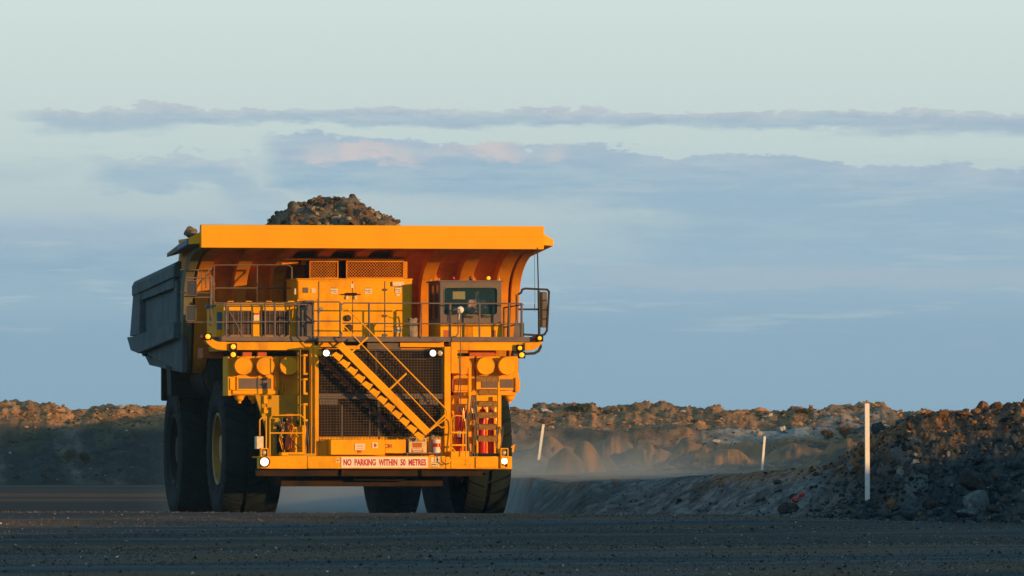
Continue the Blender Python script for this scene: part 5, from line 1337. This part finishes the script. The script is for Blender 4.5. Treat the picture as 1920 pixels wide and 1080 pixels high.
# rosy sunlit heads on the middle bank and thin pale wisps in it
pk = mth('MULTIPLY', smooth(mth('ADD', ele, mth('MULTIPLY', fine, .8)), 580, 600), mth('SUBTRACT', 1.0, smooth(mth('ADD', ele, mth('MULTIPLY', fine, .8)), 617, 624)))
pk = mth('MULTIPLY', mth('MULTIPLY', pk, smooth(azm, -460, -380)), smooth(noise(1 / 230., 1 / 400., 1.0, 3, .5, 5.5), -.05, .10))
col = mixc(mth('MULTIPLY', mth('MULTIPLY', pk, .9), mth('SUBTRACT', 1.0, mth('MULTIPLY', smooth(azm, 120, 240), mth('SUBTRACT', 1.0, smooth(azm, 760, 860))))), col, (.615, .575, .585))
wv = mth('MULTIPLY', smooth(noise(1 / 300., 1 / 26., 1.0, 8, .65, 12.0), .02, .16), mth('MULTIPLY', smooth(ele, 200, 330), mth('SUBTRACT', 1.0, smooth(ele, 560, 640))))
col = mixc(mth('MULTIPLY', wv, .5), col, (.45, .56, .61))
w3 = mth('MULTIPLY', smooth(mth('ADD', ele, mth('MULTIPLY', nb, 46.0)), 338, 362), mth('SUBTRACT', 1.0, smooth(mth('ADD', ele, mth('MULTIPLY', nb, 30.0)), 378, 398)))
w3 = mth('MULTIPLY', w3, smooth(azm, 50, 260)); col = mixc(mth('MULTIPLY', w3, .8), col, (.375, .48, .575))
w4 = mth('MULTIPLY', smooth(mth('ADD', ele, mth('MULTIPLY', nb, 50.0)), 484, 500), mth('SUBTRACT', 1.0, smooth(mth('ADD', ele, mth('MULTIPLY', nb, 40.0)), 508, 530)))
w4 = mth('MULTIPLY', w4, mth('MULTIPLY', smooth(azm, -420, -200), mth('SUBTRACT', 1.0, smooth(azm, 0, 300)))); col = mixc(mth('MULTIPLY', w4, .6), col, (.47, .57, .61))
# higher than the frame the Sky Texture takes over, lit as dusk
up = smooth(mth('ARCSINE', Z_), .055, .35)
dusk = N('ShaderNodeVectorMath', operation='MULTIPLY'); nt.links.new(nskyc.outputs[0], dusk.inputs[0]); dusk.inputs[1].default_value = (.75, 1.05, 1.15)
dk = mixc(.80, dusk.outputs[0], (.20, .41, .56))
fin = mixc(up, col, dk)
below = smooth(Z_, -.02, 0.0)
fin = mixc(below, (.05, .07, .08), fin)
nt.links.new(fin, bg.inputs['Color'])

# ------------------------------------------------------------------ dust and air
def volume_box(name, x0, x1, y0, y1, z0, z1, label):
    mb = MB(); mb.box(x0, x1, y0, y1, z0, z1); m = bpy.data.materials.new(name); m.use_nodes = True; q = m.node_tree; q.nodes.clear()
    o = q.nodes.new('ShaderNodeOutputMaterial'); v = q.nodes.new('ShaderNodeVolumePrincipled'); q.links.new(v.outputs[0], o.inputs['Volume'])
    ob = mb.build(name, m, None, smooth=False); tag(ob, label, name, kind='stuff'); return ob, q, v, m
# dust raised by the truck, hanging behind it and drifting right
ob, q, v, dm = volume_box('dust_cloud', -11, 22, 252, 470, -.2, 6.5, 'pale dust hanging low behind the truck wheels and drifting to the right')
v.inputs['Color'].default_value = (.60, .68, .72, 1); v.inputs['Anisotropy'].default_value = .1
tcn = q.nodes.new('ShaderNodeTexCoord'); sp_ = q.nodes.new('ShaderNodeSeparateXYZ'); q.links.new(tcn.outputs['Object'], sp_.inputs[0])
def qm(op, a, b=None, clamp=False):
    n = q.nodes.new('ShaderNodeMath'); n.operation = op; n.use_clamp = clamp
    for i, z in enumerate((a, b)):
        if z is None: continue
        if isinstance(z, (int, float)): n.inputs[i].default_value = z
        else: q.links.new(z, n.inputs[i])
    return n.outputs[0]
def qs(vv, a, b):
    n = q.nodes.new('ShaderNodeMapRange'); n.interpolation_type = 'SMOOTHSTEP'; q.links.new(vv, n.inputs[0]); n.inputs[1].default_value = a; n.inputs[2].default_value = b; return n.outputs[0]
nz = q.nodes.new('ShaderNodeTexNoise'); nz.inputs['Scale'].default_value = .30; nz.inputs['Detail'].default_value = 5; q.links.new(tcn.outputs['Object'], nz.inputs['Vector'])
xo, yo, zo = sp_.outputs
hh = qm('SUBTRACT', zo, qm('MULTIPLY', qm('SUBTRACT', nz.outputs['Fac'], .5), 5.0))
dens = qm('MULTIPLY', qm('SUBTRACT', 1.0, qs(hh, -.8, 2.5)), qm('SUBTRACT', 1.0, qs(yo, 262, 460)))
dens = qm('MULTIPLY', dens, qm('MULTIPLY', qs(xo, -11, -5), qm('SUBTRACT', 1.0, qs(qm('ADD', xo, qm('MULTIPLY', nz.outputs['Fac'], 4.0)), 2, 13))))
dens = qm('MULTIPLY', dens, qm('ADD', .35, qm('MULTIPLY', qs(nz.outputs['Fac'], .38, .66), 1.2)))
q.links.new(qm('MULTIPLY', dens, .038), v.inputs['Density'])
dm.cycles.volume_sampling = 'DISTANCE'
# thin evening air over the whole pit
ob2, q2, v2, _m = volume_box('haze', -260, 260, -270, 1500, -2.2, 24, 'thin blue evening haze filling the pit')
v2.inputs['Color'].default_value = (.50, .80, 1.0, 1); v2.inputs['Density'].default_value = .00007; v2.inputs['Anisotropy'].default_value = 0
SC.cycles.volume_bounces = 1; SC.cycles.volume_step_rate = 4; SC.cycles.volume_max_steps = 96
SC.cycles.max_bounces = 6; SC.cycles.diffuse_bounces = 3; SC.cycles.transparent_max_bounces = 12
SC.cycles.use_denoising = True
